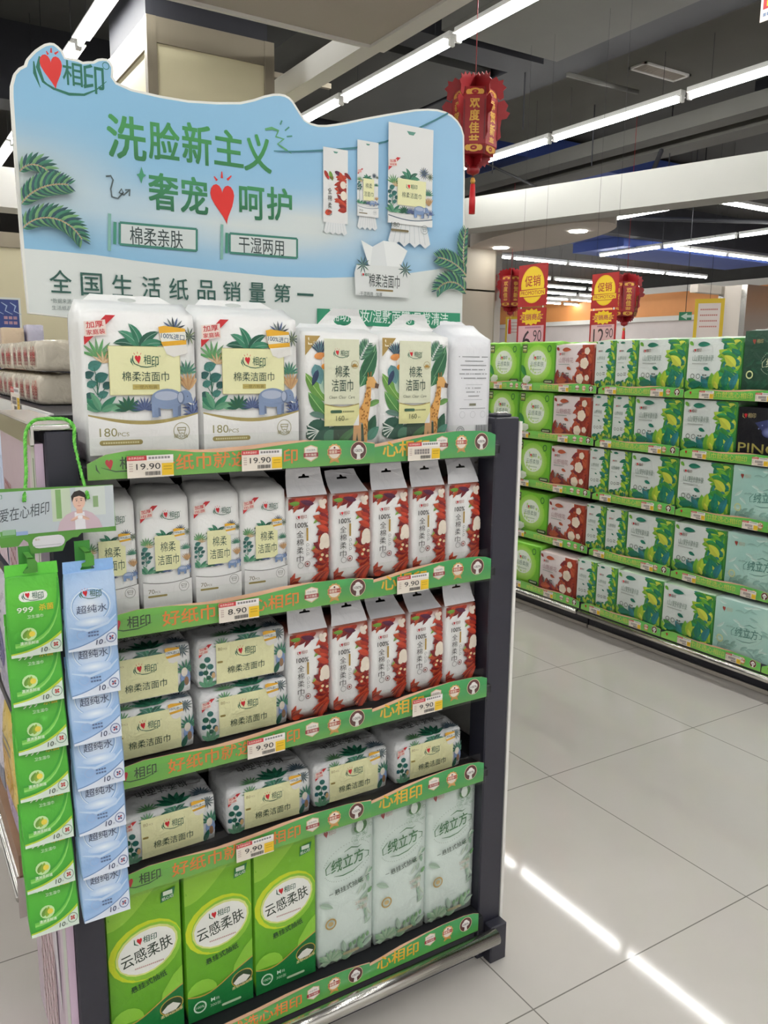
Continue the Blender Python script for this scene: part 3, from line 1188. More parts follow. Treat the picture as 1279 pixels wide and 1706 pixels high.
def script_logo(a, cu, cv, w, col):
    """flowing lettering inside an open oval"""
    a.text('绒立方', cu, cv, w * .72, w * .28, col, .012, -.12, .12)
    k = w
    a.stroke([(cu - .36 * k, cv - .08 * k), (cu - .47 * k, cv + .04 * k), (cu - .46 * k, cv + .16 * k), (cu - .36 * k, cv + .14 * k)], [.012 * k, .022 * k, .02 * k, .008 * k], col)
    a.stroke([(cu - .08 * k, cv - .2 * k), (cu + .08 * k, cv - .26 * k), (cu + .22 * k, cv - .22 * k), (cu + .3 * k, cv - .25 * k)], [.008 * k, .024 * k, .02 * k, .006 * k], col)
    a.stroke([(cu + .36 * k, cv - .1 * k), (cu + .47 * k, cv - .06 * k), (cu + .46 * k, cv + .03 * k), (cu + .38 * k, cv + .06 * k)], [.01 * k, .022 * k, .02 * k, .006 * k], col)
    a.stroke([(cu - .3 * k, cv + .24 * k), (cu - .1 * k, cv + .27 * k), (cu + .12 * k, cv + .24 * k), (cu + .34 * k, cv + .13 * k)], [.006 * k, .022 * k, .02 * k, .006 * k], col)
    for q, (a0, a1) in enumerate(((PI * 1.08, PI * 1.85), (PI * .12, PI * .88))):
        n = 22
        a.lay()
        for i in range(n):
            t = a0 + (a1 - a0) * i / (n - 1)
            a.ell(cu + .52 * k * math.cos(t), cv + .36 * k * math.sin(t) - .08 * k * math.cos(t), .010 * k, .010 * k, mixc(col, (1, 1, 1, 0), .3), 0, 6, lay=False)


def art_tallmint(w, h):
    a = Art(w, -w / 2, h)
    H = h / w
    g = C('#46764e')
    sk, sk2 = C('#b2cab6'), C('#90b398')
    rg = random.Random(9)
    for i in range(40):
        a.ring(rg.uniform(.6, .97), rg.uniform(.06, .5), rg.uniform(.015, .05), rg.uniform(.01, .04), .006, [sk, sk2][i % 2], 8, rg.random() * 3)
    for i in range(20):
        a.leaf(rg.uniform(.75, .97), rg.uniform(.9, 1.9), rg.uniform(1.2, 4.5), rg.uniform(.08, .2), .05, [sk, C('#c9d9c9'), sk2][i % 3], .3)
    a.leaf(.02, 1.35, .4, .26, .1, sk, .2, sk2)
    for i in range(16):
        a.leaf(rg.uniform(.1, .9), H - rg.uniform(.02, .2), rg.uniform(-2.6, -.5), rg.uniform(.1, .26), .09, [sk, C('#a9c8a8'), C('#8fb592')][i % 3], .3)
    a.fan(.22, H - .1, .22, -PI, -.2, 9, [C('#b9d2b4'), C('#9cc09c')], .3)
    a.leaf(.88, 1.42, -.9, .12, .07, C('#6f9f6a'))
    for i in range(5):
        a.leaf(.55 + .08 * i, H - .22 - .02 * i, -1.4, .1, .06, C('#85ad82'))
    a.heart(.12, .16, .1, C('#a04a4a'))
    a.text('相印', .23, .16, .13, .08, C('#b98a86'))
    a.leaf(.62, .2, .9, .2, .1, C('#5d8a5a'), -1.6)
    a.leaf(.82, .12, 1.7, .22, .1, C('#5d8a5a'), .9)
    a.ell(.72, .2, .07, .1, C('#e0ebe2'), 0, 12)
    script_logo(a, .5, .72, .82, g)
    a.text('悬挂式抽纸', .52, 1.16, .52, .1, C('#3c4d40'), .008, -.15)
    a.stroke([(.17, 1.21), (.24, 1.2)], .008, C('#3c4d40'))
    a.stroke([(.82, 1.1), (.9, 1.08)], .008, C('#3c4d40'))
    a.ring(.2, 1.72, .085, .085, .026, C('#b3985c'), 18)
    a.ell(.2, 1.72, .045, .04, C('#c2ab78'), 0, 10)
    a.text('280抽', .74, 1.5, .22, .07, C('#c9b8a8'), 0, -.12)
    a.text('×4提', .76, 1.62, .2, .07, C('#c9b8a8'), 0, -.12)
    a.pill(.42, H - .18, .72, H - .13, C('#b7b08c'))
    return a


def art_wipegreen(w, h):
    a = Art(w, -w / 2, h)
    H = h / w
    a.rect(0, 0, 1, H, lambda u, v: mixc(C('#5fbf3e'), C('#2f8f2a'), min(1, abs(v / H - .25) * 1.2)), 5, 10)
    for k in range(4):
        cur = [(.1 + .88 * math.sin(PI / 2 * i / 10) , H * .88 - .5 * (1 - math.cos(PI / 2 * i / 10)) - .045 * k - .75 * (i / 10) ** 3) for i in range(11)]
        a.stroke(cur, .05, [C('#49a93a'), C('#8fd06a'), C('#6fc04a'), C('#3f9f34')][k])
    cur = [(i / 10, H * .945 - .06 * (i / 10) - .3 * (i / 10) ** 2.4) for i in range(11)]
    a.poly(cur + [(1, H), (0, H)], C('#dbe9dc'))
    a.stroke(cur, [.03 + .02 * i / 10 for i in range(11)], C('#b7cf3a'))
    a.pill(.22, .32, .76, .53, C('#eef3ea'))
    a.logo(.49, .41, .44)
    a.text('999', .32, .69, .3, .11, C('#eef4e4'), .02, 0, .1)
    a.text('杀菌', .72, .67, .28, .14, C('#d8c43a'), .03)
    a.text('卫生湿巾', .5, .84, .3, .07, C('#d5e8cc'), .01)
    a.ell(.36, 1.2, .15, .14, C('#bfe0a4'), 0, 14)
    a.leaf(.26, 1.28, -1.1, .2, .1, C('#6f9f3a'))
    a.leaf(.34, 1.3, -1.3, .22, .1, C('#93b53c'))
    a.ell(.42, 1.2, .06, .06, C('#e6cf4a'), 0, 10)
    a.text('澳洲茶树油', .36, 1.38, .34, .075, C('#e6f2dc'), .02)
    a.text('10', .64, 1.57, .12, .1, C('#4a5a4c'), .01, 0, .15)
    a.text('片', .73, 1.59, .04, .04, C('#4a5a4c'))
    a.ring(.86, 1.49, .1, .1, .016, C('#7d9a86'), 16)
    for t in (PI / 4, 3 * PI / 4, 5 * PI / 4, 7 * PI / 4):
        a.ell(.86 + .032 * math.cos(t), 1.49 + .032 * math.sin(t), .025, .018, C('#b8403a'), t, 8)
    a.lines(.15, .42, 1.69, .1, 1, .03, C('#8aa890'))
    return a


def art_wipeblue(w, h):
    a = Art(w, -w / 2, h)
    H = h / w
    a.rect(0, 0, 1, H, lambda u, v: mixc(C('#8fb4e0'), C('#b7d0ee'), min(1, abs(math.sin(v * 2.2 + u)))), 6, 12)
    a.glow(.48, .72, .46, .40, C('#eaf2fa'), C('#a9c6ea'))
    a.ring(.48, .72, .36, .34, .03, C('#8fb0d8'), 26)
    a.ring(.49, .71, .38, .36, .014, C('#e6f0fa'), 26)
    a.glow(.5, 1.04, .34, .1, C('#e9f2fb'), C('#b4cdec'))
    a.stroke([(.05, 1.12), (.4, 1.22), (.8, 1.12), (1, .95)], [.02, .06, .05, .02], C('#c4d8f0'))
    cur = [(i / 10, H * .955 - .04 * (i / 10) - .36 * (i / 10) ** 1.8) for i in range(11)]
    a.poly(cur + [(1, H), (0, H)], C('#dfe6f2'))
    a.stroke(cur, .022, C('#6f8fc0'))
    a.logo(.5, .45, .46)
    a.text('超纯水', .5, .77, .6, .17, C('#3c4a6a'))
    a.ring(.28, 1.3, .1, .09, .02, C('#9fb8de'), 14)
    a.lines(.4, .62, 1.25, .07, 2, .035, C('#5f7096'))
    a.text('10', .62, 1.50, .13, .11, C('#3a4464'), .03, 0, .15)
    a.text('片', .73, 1.53, .04, .04, C('#3a4464'))
    a.ring(.86, 1.44, .1, .1, .018, C('#6c7ca6'), 16)
    for t in (PI / 4, 3 * PI / 4, 5 * PI / 4, 7 * PI / 4):
        a.ell(.86 + .032 * math.cos(t), 1.44 + .032 * math.sin(t), .025, .018, [C('#a83a4a'), C('#3a4a7a')][int(t * 2) % 2], t, 8)
    return a


def art_greensq(w, h):
    a = Art(w, -w / 2, h)
    H = h / w
    a.rect(0, 0, 1, H, lambda u, v: mixc(C('#86cc3a'), C('#4fa022'), min(1, abs(u - .5) + abs(v - .4) * .6)), 6, 6)
    a.glow(.5, .42, .42, .38, C('#e4f0b4'), C('#8ccc3a'), 0, 24, 4)
    a.ell(.5, .40, .28, .25, C('#e8f2e4'))
    a.mini_logo(.5, .3, .24)
    a.text('云感柔肤', .5, .43, .4, .1, C('#6a8a78'))
    a.lines(.36, .64, .53, .1, 1, .02, C('#a9bfa4'))
    a.rect(.03, .03, .18, .2, C('#4b5a38'))
    a.lines(.05, .16, .06, .06, 2, .03, C('#c9cfae'))
    a.text('四层', .105, .16, .1, .04, C('#d9d24a'))
    a.ring(.84, .12, .05, .06, .02, C('#2f6a34'), 12)
    a.leaf(.0, .45, .9, .3, .13, C('#2f8a46'))
    a.poly([(.06, .74), (.16, .66), (.3, .68), (.32, .76), (.2, .84), (.08, .82)], C('#e6efe0'))
    a.pill(.7, .74, .98, .82, C('#2d4a2c'))
    a.lines(.74, .94, .765, .1, 1, .03, C('#d4dfb8'))
    a.rect(0, .83, 1, H, lambda u, v: mixc(C('#3f9a3c'), C('#2f8048'), u), 4, 1)
    return a


def art_leaves(w, h, cols, bg, flower=False, narrow=False, seed=1, name='山野绿绿'):
    a = Art(w, -w / 2, h)
    H = h / w
    rg = random.Random(seed)
    x0 = .52 if not narrow else .55
    a.rect(0, 0, 1, H, bg)
    # marbled ground of the printed motif
    a.poly([(1, 0), (x0 + .18, 0), (x0 + .2, H * .25), (x0 + .12, H * .5), (x0 + .1, H * .75), (x0 - .1, H * .88), (0, H * .93), (0, H), (1, H)], cols[0])
    n = 76 if not narrow else 48
    for i in range(n):
        y = H * (i + .5) / n
        L = rg.uniform(.12, .29) * (1 if not narrow else 1.35)
        x = rg.uniform(x0 + .25, 1.0) if i % 3 else x0 + .3
        ang = PI + rg.uniform(-1.1, 1.1) if rg.random() < .7 else rg.uniform(-1.4, 1.4)
        if x + L * math.cos(ang) > .99:
            ang = PI - ang
        a.leaf(min(x, .98), y, ang, L, L * rg.uniform(.35, .55), cols[i % len(cols)], rg.uniform(-.7, .7), cols[(i + 2) % len(cols)] if i % 2 else None)
    m = 16
    for i in range(m):
        x = i / m
        L = rg.uniform(.14, .3)
        a.leaf(min(.98, x + .06), H - rg.uniform(.02, .08), -PI / 2 + rg.uniform(-1.2, 1.0), L, L * .5, cols[(i * 2 + 1) % len(cols)], rg.uniform(-.5, .5))
    a.leaf(.2, .1, -.1, .24, .08, cols[2], .2)
    a.leaf(.04, .05, .6, .1, .06, cols[1], .2)
    a.leaf(.34, H * .55, .2, .13, .06, cols[2], .2)
    a.leaf(.06, H * .9, -.3, .3, .12, cols[2], .4)
    if flower:
        for x, y, r in ((.8, .35, .11), (.7, .64, .1), (.86, .12, .07), (.88, .62, .06)):
            for k in range(5):
                t = 2 * PI * k / 5
                a.ell(x + r * .4 * math.cos(t), y + r * .4 * math.sin(t), r * .6, r * .6, C('#ecdcc8'), 0, 10)
    k = C('#66706a')
    s_ = 1.0 if not narrow else 1.35
    a.mini_logo(.2 if not narrow else .28, H * .22, .17 * s_, C('#6a4a44'))
    a.text(name, .32 if not narrow else .33, H * .37, .4, .1 if not narrow else .13, C('#7f9488') if not flower else C('#b08a90'))
    a.lines(.12, .42, H * .46, .1, 1, .018, C('#a3aaa4'))
    for q in (.14, .25):
        a.ring(q * s_, H * .71, .036 * s_, .036 * s_, .012 * s_, k, 12)
    a.lines(.33 * s_, .42 * s_, H * .67, .05 * s_, 2, .025 * s_, k)
    return a


def art_mintsq(w, h, dark=False):
    a = Art(w, -w / 2, h)
    H = h / w
    bg = (lambda u, v: mixc(C('#2c5540'), C('#234737'), abs(math.sin(3 * u + 2 * v)))) if dark else (lambda u, v: mixc(C('#bfe0d4'), C('#a5d0c6'), abs(math.sin(3 * u + 2.3 * v))))
    a.rect(0, 0, 1, H, bg, 7, 7)
    rg = random.Random(3)
    sk = C('#9fcabf') if not dark else C('#33604a')
    sk2 = C('#cfe9df') if not dark else C('#2a5a44')
    for i in range(26):
        a.leaf(rg.uniform(.02, .8), rg.uniform(.05, .9) * H, rg.uniform(-.6, .6), rg.uniform(.1, .2), .04, [sk, sk2][i % 2], rg.uniform(-.9, .9))
    for i in range(14):
        a.leaf(rg.uniform(.0, .85), H - rg.uniform(.02, .12), rg.uniform(-1.2, .2), .14, .06, [sk, C('#8fb8aa') if not dark else sk2][i % 2], .4)
    a.heart(.16, .15, .07, C('#9a4438'))
    a.text('相印', .25, .15, .1, .06, C('#c4b69a') if not dark else C('#b8a878'))
    script_logo(a, .56, .43, .52, C('#5f8f84') if not dark else C('#cfd2b0'))
    a.ring(.13, .62, .05, .05, .02, C('#cdd49a'), 14)
    return a


def art_pino(w, h):
    a = Art(w, -w / 2, h)
    H = h / w
    a.rect(0, 0, 1, H, C('#15161d'))
    a.poly([(.28, .22), (.5, .16), (1, .10), (1, .5), (.8, .48), (.6, .42), (.42, .34)], lambda u, v: mixc(C('#23264a'), C('#4a558e'), u))
    a.glow(.5, .34, .1, .08, C('#8a94c8'), C('#2e3562'))
    for x, y in ((.4, .25), (.5, .24), (.6, .3), (.7, .22), (.35, .3)):
        a.ell(x, y, .012, .012, C('#7f88b8'), 0, 6)
    a.mini_logo(.18, .12, .22, C('#b5a878'))
    a.text('PINO', .37, .585, .66, .14, C('#a39a54'), .02)
    a.rect(0, H - .045, 1, H, C('#3a3f58'))
    return a


# ================================================================== THE SETTING
def struct(name, mb, mat, label=None):
    o = mb.build(name, mat)
    o['kind'] = 'structure'
    if label:
        o['label'] = label
    return o


m = MB()
m.box(-14, 21, -9, 24, -.05, 0)
struct('floor', m, M_FLOOR)
m = MB()
m.box(-14, 21, -9, 24, 3.9, 3.95)
struct('ceiling', m, M_CEIL)


def wall(name, x0, x1, y0, y1, z0, z1, mat):
    m = MB()
    m.box(x0, x1, y0, y1, z0, z1)
    return struct(name, m, mat)


# far right wall: orange fascia over a white trim over a pale wall
XW = 18.0
za, zb = at(1147, 485, 0, XW).z, at(1147, 525, 0, XW).z
zc = at(1147, 533, 0, XW).z
wall('wall_right', XW + .05, XW + .15, -9, 24, 0, zb, M_GREYWALL)
wall('trim_1', XW - .1, XW + .1, -9, 24, zc, zb, M_SOFFIT)
wall('trim_2', XW, XW + .1, -9, 24, zb, za, M_ORANGE)
wall('trim_3', XW - .05, XW + .1, -9, 24, za, za + .16, M_SOFFIT)
wall('trim_4', XW + .02, XW + .1, -9, 24, za + .16, 3.9, M_CEIL)
ys = at(968, 500, 0, XW).y
wall('wall_back', -14, 21, 23.8, 24, 0, 3.9, M_GREYWALL)

# cream clad column with bronze edging, behind the header board
m = MB()
m.box(1.10, 1.76, 3.0, 3.75, 0, 3.06)
struct('column_cream', m, M_CREAMWALL)
m = MB()
m.box(1.085, 1.135, 2.985, 3.03, 0, 3.15)
m.box(1.72, 1.775, 2.985, 3.03, 0, 3.15)
m.box(1.135, 1.72, 2.988, 3.0, 3.03, 3.15)
m.box(1.088, 1.1, 3.03, 3.72, 3.0, 3.15)
m.box(1.085, 1.1, 3.72, 3.77, 0, 3.15)
struct('column_trim', m, M_BRONZE)
m = MB()
m.box(1.1, 1.76, 3.04, 3.75, 3.155, 3.88)
struct('column_head', m, M_BLACK)

# white panelled column beyond the right end of the board
yq = 6.2
xa, xb, xc = at(779, 500, 1, yq).x, at(822, 500, 1, yq).x, at(832, 500, 1, yq).x
m = MB()
m.box(xa - .3, xb, yq, yq + .7, 0, 2.28)
m.box(xa - .3, xb, yq, yq + .7, 2.30, 2.75)
struct('column_white', m, plain('ivory_panel', C('#b9b2a2'), 0.5, 0, 4, 0.04))
m = MB()
m.box(xb, xc, yq - .02, yq + .7, 0, 2.85)
struct('column_edge', m, M_CHROME)
# grey column far right
xq = 11.5
m = MB()
ya, yb = at(1238, 520, 0, xq).y, at(1200, 520, 0, xq).y
ztq = at(1220, 476, 0, xq).z
m.box(xq, xq + .6, ya, yb, 0, ztq)
struct('column_grey', m, M_TAUPE)
m = MB()
for y in (ya, yb):
    m.box(xq - .02, xq + .6, y - .05, y + .05, 0, ztq)
struct('column_grey_edge', m, M_CHROME)

# suspended plaster soffit above, with its pale edge, and the beam running back from it
m = MB()
m.box(-.1, 2.0, -.2, 2.35, 3.0, 3.09)
struct('ceiling_soffit', m, M_TAUPE)
m = MB()
m.box(2.0, 2.09, -.2, 2.37, 2.985, 3.10)
m.box(-.1, 2.0, 2.35, 2.37, 2.985, 3.10)
m.box(1.98, 2.09, 2.37, 3.7, 3.0, 3.12)
struct('ceiling_soffit_edge', m, M_SOFFIT)

# angled white bulkhead
z0 = 2.75
p0, p1 = at(700, 391, 2, z0), at(1400, 303, 2, z0)
dv = (p1 - p0).normalized()
nv = Vector((-dv.y, dv.x, 0))
if nv.x < 0:
    nv = -nv
ztop = z0 + .285
bm = bmesh.new()
vs = []
for zz in (z0, ztop):
    for q in (p0, p1, p1 + nv * .28, p0 + nv * .28):
        vs.append(bm.verts.new((q.x, q.y, zz)))
for f in ((0, 1, 2, 3), (7, 6, 5, 4), (0, 4, 5, 1), (1, 5, 6, 2), (2, 6, 7, 3), (3, 7, 4, 0)):
    bm.faces.new([vs[i] for i in f])
m = MB()
m.from_bm(bm, WHITE)
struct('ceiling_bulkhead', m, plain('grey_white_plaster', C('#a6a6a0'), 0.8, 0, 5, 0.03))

# oval ceiling disc with downlights
zd = 2.74
a0, a1 = at(783, 416, 2, zd), at(1027, 378, 2, zd)
b0, b1 = at(905, 379, 2, zd), at(905, 414, 2, zd)
cc = (a0 + a1) / 2
ax = (a1 - a0) / 2
bx = (b1 - b0) / 2
bm = bmesh.new()
lo, hi = [], []
for i in range(48):
    t = 2 * PI * i / 48
    q = cc + ax * math.cos(t) + bx * 1.02 * math.sin(t)
    lo.append(bm.verts.new((q.x, q.y, zd)))
    hi.append(bm.verts.new((q.x, q.y, zd + .16)))
bm.faces.new(lo)
bm.faces.new(hi[::-1])
for i in range(48):
    bm.faces.new((lo[i], lo[(i + 1) % 48], hi[(i + 1) % 48], hi[i]))
m = MB()
m.from_bm(bm, WHITE)
struct('ceiling_disc', m, M_TAUPE)
for k, (px, py) in enumerate(((963, 385.5), (834, 413))):
    q = at(px, py, 2, zd - .004)
    m = MB()
    m.lathe([(.085, 0), (.085, .008)], WHITE, 20)
    o = m.build('downlight', M_LED)
    o.location = (q.x, q.y, zd - .0085)
    tag(o, ['round lit downlight at the right of the oval ceiling disc', 'round lit downlight at the left of the oval ceiling disc'][k], 'ceiling light', 'downlights in the ceiling disc')

# dark services in the ceiling void
def svc(name, mat, *boxes):
    m = MB()
    for b in boxes:
        m.box(*b)
    return struct(name, m, mat)


svc('ceiling_duct_wide', M_DUCT, (2.85, 3.78, -6, 2.95, 3.42, 3.72))
svc('ceiling_gap_beam_black', M_BLACK, (3.80, 4.22, -6, 12, 3.5, 3.9), (2.3, 3.8, 3.1, 3.35, 3.45, 3.9))  # first box is a black stand-in for the dark gap beside the wide duct
svc('ceiling_duct_vented', M_DUCT, (4.24, 5.6, -6, 5.2, 3.6, 3.82))
svc('ceiling_duct_slim', M_DUCT, (5.75, 5.95, -6, 9, 3.42, 3.55), (6.15, 6.4, -6, 9, 3.42, 3.55))
svc('ceiling_duct_left', M_CEIL, (-.6, .45, 2.6, 9, 3.45, 3.75), (2.3, 2.75, 3.4, 9, 3.55, 3.8), (2.85, 3.75, 3.6, 5.2, 3.5, 3.75))
svc('ceiling_beam_cross', M_BLACK, (-6, 3.8, 5.6, 5.9, 3.35, 3.9), (6.5, 14, 3.2, 3.4, 3.5, 3.9), (7.6, 14, 7.6, 7.8, 3.4, 3.9))
svc('ceiling_blue', M_BLUE, (6.0, 14, 8.0, 9.0, 3.45, 3.85), (5.2, 9.2, 5.6, 7.0, 3.62, 3.86), (9.9, 13.9, 7.9, 9.0, 3.3, 3.45))
svc('ceiling_beam_pale', M_TAUPE, (10.9, 14, yb, yb + .15, at(1200, 490, 0, 11.5).z, at(1200, 477, 0, 11.5).z))
svc('ceiling_pipe', M_BRONZE, (1.8, 2.4, 3.5, 3.53, 3.16, 3.19))
# thin hangers and pipe runs
m = MB()
for x, y in ((3.9, 3.4), (4.6, 4.6), (5.1, 3.9), (6.3, 4.1), (6.9, 3.3), (7.33, 4.5), (9.6, 6.9)):
    m.tube([(x, y, 3.12), (x, y, 3.9)], .006, n=6)
m.tube([(3.6, 4.4, 3.3), (6.2, 5.6, 3.3)], .012, n=6)
m.tube([(6.4, 7.4, 3.35), (11, 5.0, 3.35)], .03, n=6)
m.tube([(5.6, 3.6, 3.25), (7.4, 5.4, 3.3)], .02, n=6)
struct('ceiling_pipe_run', m, M_BLACK)
m = MB()
p0, p1 = at(945, 124, 2, 3.4), at(1062, 154, 2, 3.4)
m.tube([p0, p1], .018, n=4)
struct('ceiling_cable_tray', m, M_DUCT)

# air grille set in the vented duct
vt = MB()
vx0, vx1, vy0, vy1, vz = 4.66, 5.15, 2.985, 3.145, 3.598
for b in ((vx0, vx1, vy0, vy0 + .018), (vx0, vx1, vy1 - .018, vy1), (vx0, vx0 + .018, vy0, vy1), (vx1 - .018, vx1, vy0, vy1)):
    vt.box(b[0], b[1], b[2], b[3], vz - .012, vz + .001)
vent = empty('air_vent', (0, 0, 0), 'white framed air vent in the dark grey ceiling duct', 'air vent')
vt.build('frame', M_WHITEMETAL, vent)
vt = MB()
for i in range(9):
    y = vy0 + .022 + i * .0135
    vt.box(vx0 + .018, vx1 - .018, y, y + .006, vz - .008, vz)
vt.build('grille', M_TAUPE, vent)

# left-hand background: bulkhead, pale wall, blue poster
zb0 = at(10, 345, 1, 6.0).z
zb1 = at(10, 278, 1, 6.0).z
m = MB()
m.box(-6, at(30, 300, 1, 6.0).x + .5, 6.0, 6.3, zb0, zb1)
struct('ceiling_bulkhead_left', m, M_SOFFIT)
yl = 7.5
zl1, zl0 = at(20, 388, 1, yl).z, at(20, 492, 1, yl).z
m = MB()
m.box(-6, at(44, 440, 1, yl).x + .35, yl, yl + .2, 0, zl1)
struct('wall_left', m, M_CREAMWALL)
m = MB()
m.box(-6, at(44, 440, 1, yl).x + .35, yl - .03, yl, zl1 - .14, zl1)
struct('trim_5', m, M_BRONZE)

# ------------------------------------------------------------------ fluorescent lights
def light_proto():
    t = empty('fluorescent_light', (0, 0, 0), 'x', 'ceiling light')
    m = MB()
    m.box(-.026, .026, -.625, .625, .028, .062, bevel=.004, seg=1)
    m.box(-.05, .05, -.605, .605, .020, .028)
    m.build('housing', M_WHITEMETAL, t)
    m = MB()
    m.tube([(0, -.6, 0), (0, .6, 0)], .0135, n=8)
    m.build('tube', M_TUBE, t)
    for s in (-1, 1):
        m = MB()
        m.box(-.018, .018, s * .615 - .012, s * .615 + .012, -.018, .03, bevel=.004, seg=1)
        m.build('lamp_holder', M_WHITEMETAL, t)
        m = MB()
        m.tube([(0, s * .45, .06), (0, s * .45, .652)], .0018, n=5)
        m.build('hanger', M_BLACK, t)
    return Proto(t)


LP = light_proto()
ZT = 3.25
KT = (ZT - CAM.z) / (3.15 - CAM.z)          # the rows were measured for 3.15 m and then set higher after the floor's mirror image
ORD = ['first', 'second', 'third', 'fourth', 'fifth', 'sixth', 'seventh', 'eighth', 'ninth', 'tenth', 'eleventh', 'twelfth', 'thirteenth']


def row(desc, grp, pts, rot=0.0, z=ZT):
    for i, (x, y) in enumerate(pts):
        LP.put((CAM.x + (x - CAM.x) * KT, CAM.y + (y - CAM.y) * KT, z), 'lit tube light, %s along %s' % (ORD[i], desc), grp, rot)


P_ = 1.222
row('the ceiling row left of the cream column', 'left row of tube lights', [(.90, 3.05 + P_ * k - .05) for k in range(4)])
row('the row right of the cream column', 'middle row of tube lights', [(2.57, 2.43 + .61 + P_ * (k - 5)) for k in range(8)])
row('the row behind the big red lantern', 'right row of tube lights', [(4.36, 2.98 + P_ * (k - 5)) for k in range(7)])
row('the unseen row over the left aisle', 'left aisle tube lights', [(-1.0, -4.4 + P_ * k) for k in range(7)])
row('the unseen row further left', 'far left tube lights', [(-2.9, -4.4 + P_ * k) for k in range(8)])
row('the unseen near row over the shelf end', 'near tube lights', [(.8, -5.6 + P_ * k) for k in range(4)])
row('the added unseen row beside the one over the shelf end', 'near tube lights', [(-.1, -5.2 + P_ * k) for k in range(4)])  # extra unseen row, added to brighten the front of the display
row('the row along the right of the bulkhead', 'tube lights beyond the bulkhead', [(7.33, 5.1 + P_ * k) for k in range(2)])
row('the cross row at the top right', 'upper cross row of tube lights', [(8.05 + P_ * k, 4.38) for k in range(4)], PI / 2)
row('the long slanting row above the orange wall', 'slanting row of tube lights', [(9.62, 5.08 + P_ * k) for k in range(3)])
row('the middle cross row above the orange wall', 'middle cross row of tube lights', [(10.45 + P_ * k, 6.9) for k in range(3)], PI / 2)
row('the lower cross row above the promotion signs', 'lower cross row of tube lights', [(6.9 + P_ * k, 9.17) for k in range(6)], PI / 2)
for k, yy in enumerate((11.2, 12.4, 13.6, 14.8, 16.0)):
    row('the %s far row behind the promotion signs' % ORD[k], 'far rows of tube lights', [(9.6 + P_ * 1.05 * j + k * .9, yy) for j in range(4)], PI / 2)
row('the far left row under the white bulkhead', 'far left cross row of tube lights', [(-1.0 + P_ * k, 7.9) for k in range(2)], PI / 2)

# ================================================================== GREEN SHELF STRIPS AND PRICE TAGS (shared designs)
FOIL, FOIL2 = C('#e8843a', .1), C('#f0b83a', .15)


def badges(a, us, v, r):
    """three award badges"""
    u = us[0]
    a.poly([(u - r * .9, v + r * .7), (u, v + r * 1.0), (u + r * .9, v + r * .7), (u + r * .95, v - r * .55), (u, v - r * 1.05), (u - r * .95, v - r * .55)], C('#d9b896'))
    a.poly([(u - r * .8, v + r * .6), (u, v + r * .88), (u + r * .8, v + r * .6), (u + r * .8, v - r * .5), (u, v - r * .9), (u - r * .8, v - r * .5)], C('#ece4dc'))
    a.rect(u - r * 1.0, v - r * .45, u + r * 1.0, v + r * .05, C('#9a3038'))
    a.text('官方旗舰', u, v - r * .2, r * 1.5, r * .32, C('#f0ddd0'), .01)
    a.text('行业领先', u, v + r * .38, r * 1.2, r * .24, C('#5a4a4a'))
    u = us[1]
    n = 24
    pts = [(u + r * (1.05 if i % 2 else .93) * math.cos(2 * PI * i / n), v + r * (1.05 if i % 2 else .93) * math.sin(2 * PI * i / n)) for i in range(n)]
    a.poly([(u - r * .5, v - r * .8), (u + r * .5, v - r * .8), (u + r * .7, v - r * 1.4), (u, v - r * 1.15), (u - r * .7, v - r * 1.4)], C('#c9924e'))
    a.poly(pts, C('#d6a566'))
    a.ell(u, v, r * .8, r * .8, C('#efe0d2'), 0, 16)
    a.rect(u - r * .85, v - r * .25, u + r * .85, v + r * .3, C('#b04a3e'))
    a.text('销量第一', u, v + r * .02, r * 1.5, r * .4, C('#f6e6d2'), .02)
    a.ell(u, v + r * .52, r * .14, r * .14, C('#5a3030'), 0, 8)
    u = us[2]
    a.ell(u, v, r * 1.18, r * 1.18, C('#e4c9a8'), 0, 24)
    a.ell(u, v, r * 1.1, r * 1.1, C('#5c3330'), 0, 24)
    for dx, dy, q in ((0, .3, .46), (-.34, .06, .4), (.34, .06, .4), (0, -.12, .42)):
        a.ell(u + r * dx, v + r * dy, r * q, r * q, C('#eeeae6'), 0, 12)
    a.poly([(u - r * .2, v - r * .4), (u + r * .2, v - r * .4), (u + r * .3, v - r * 1.05), (u - r * .3, v - r * 1.05)], C('#eeeae6'))
    a.text('100%', u, v + r * .02, r * 1.15, r * .36, C('#4a2a2a'), .02)


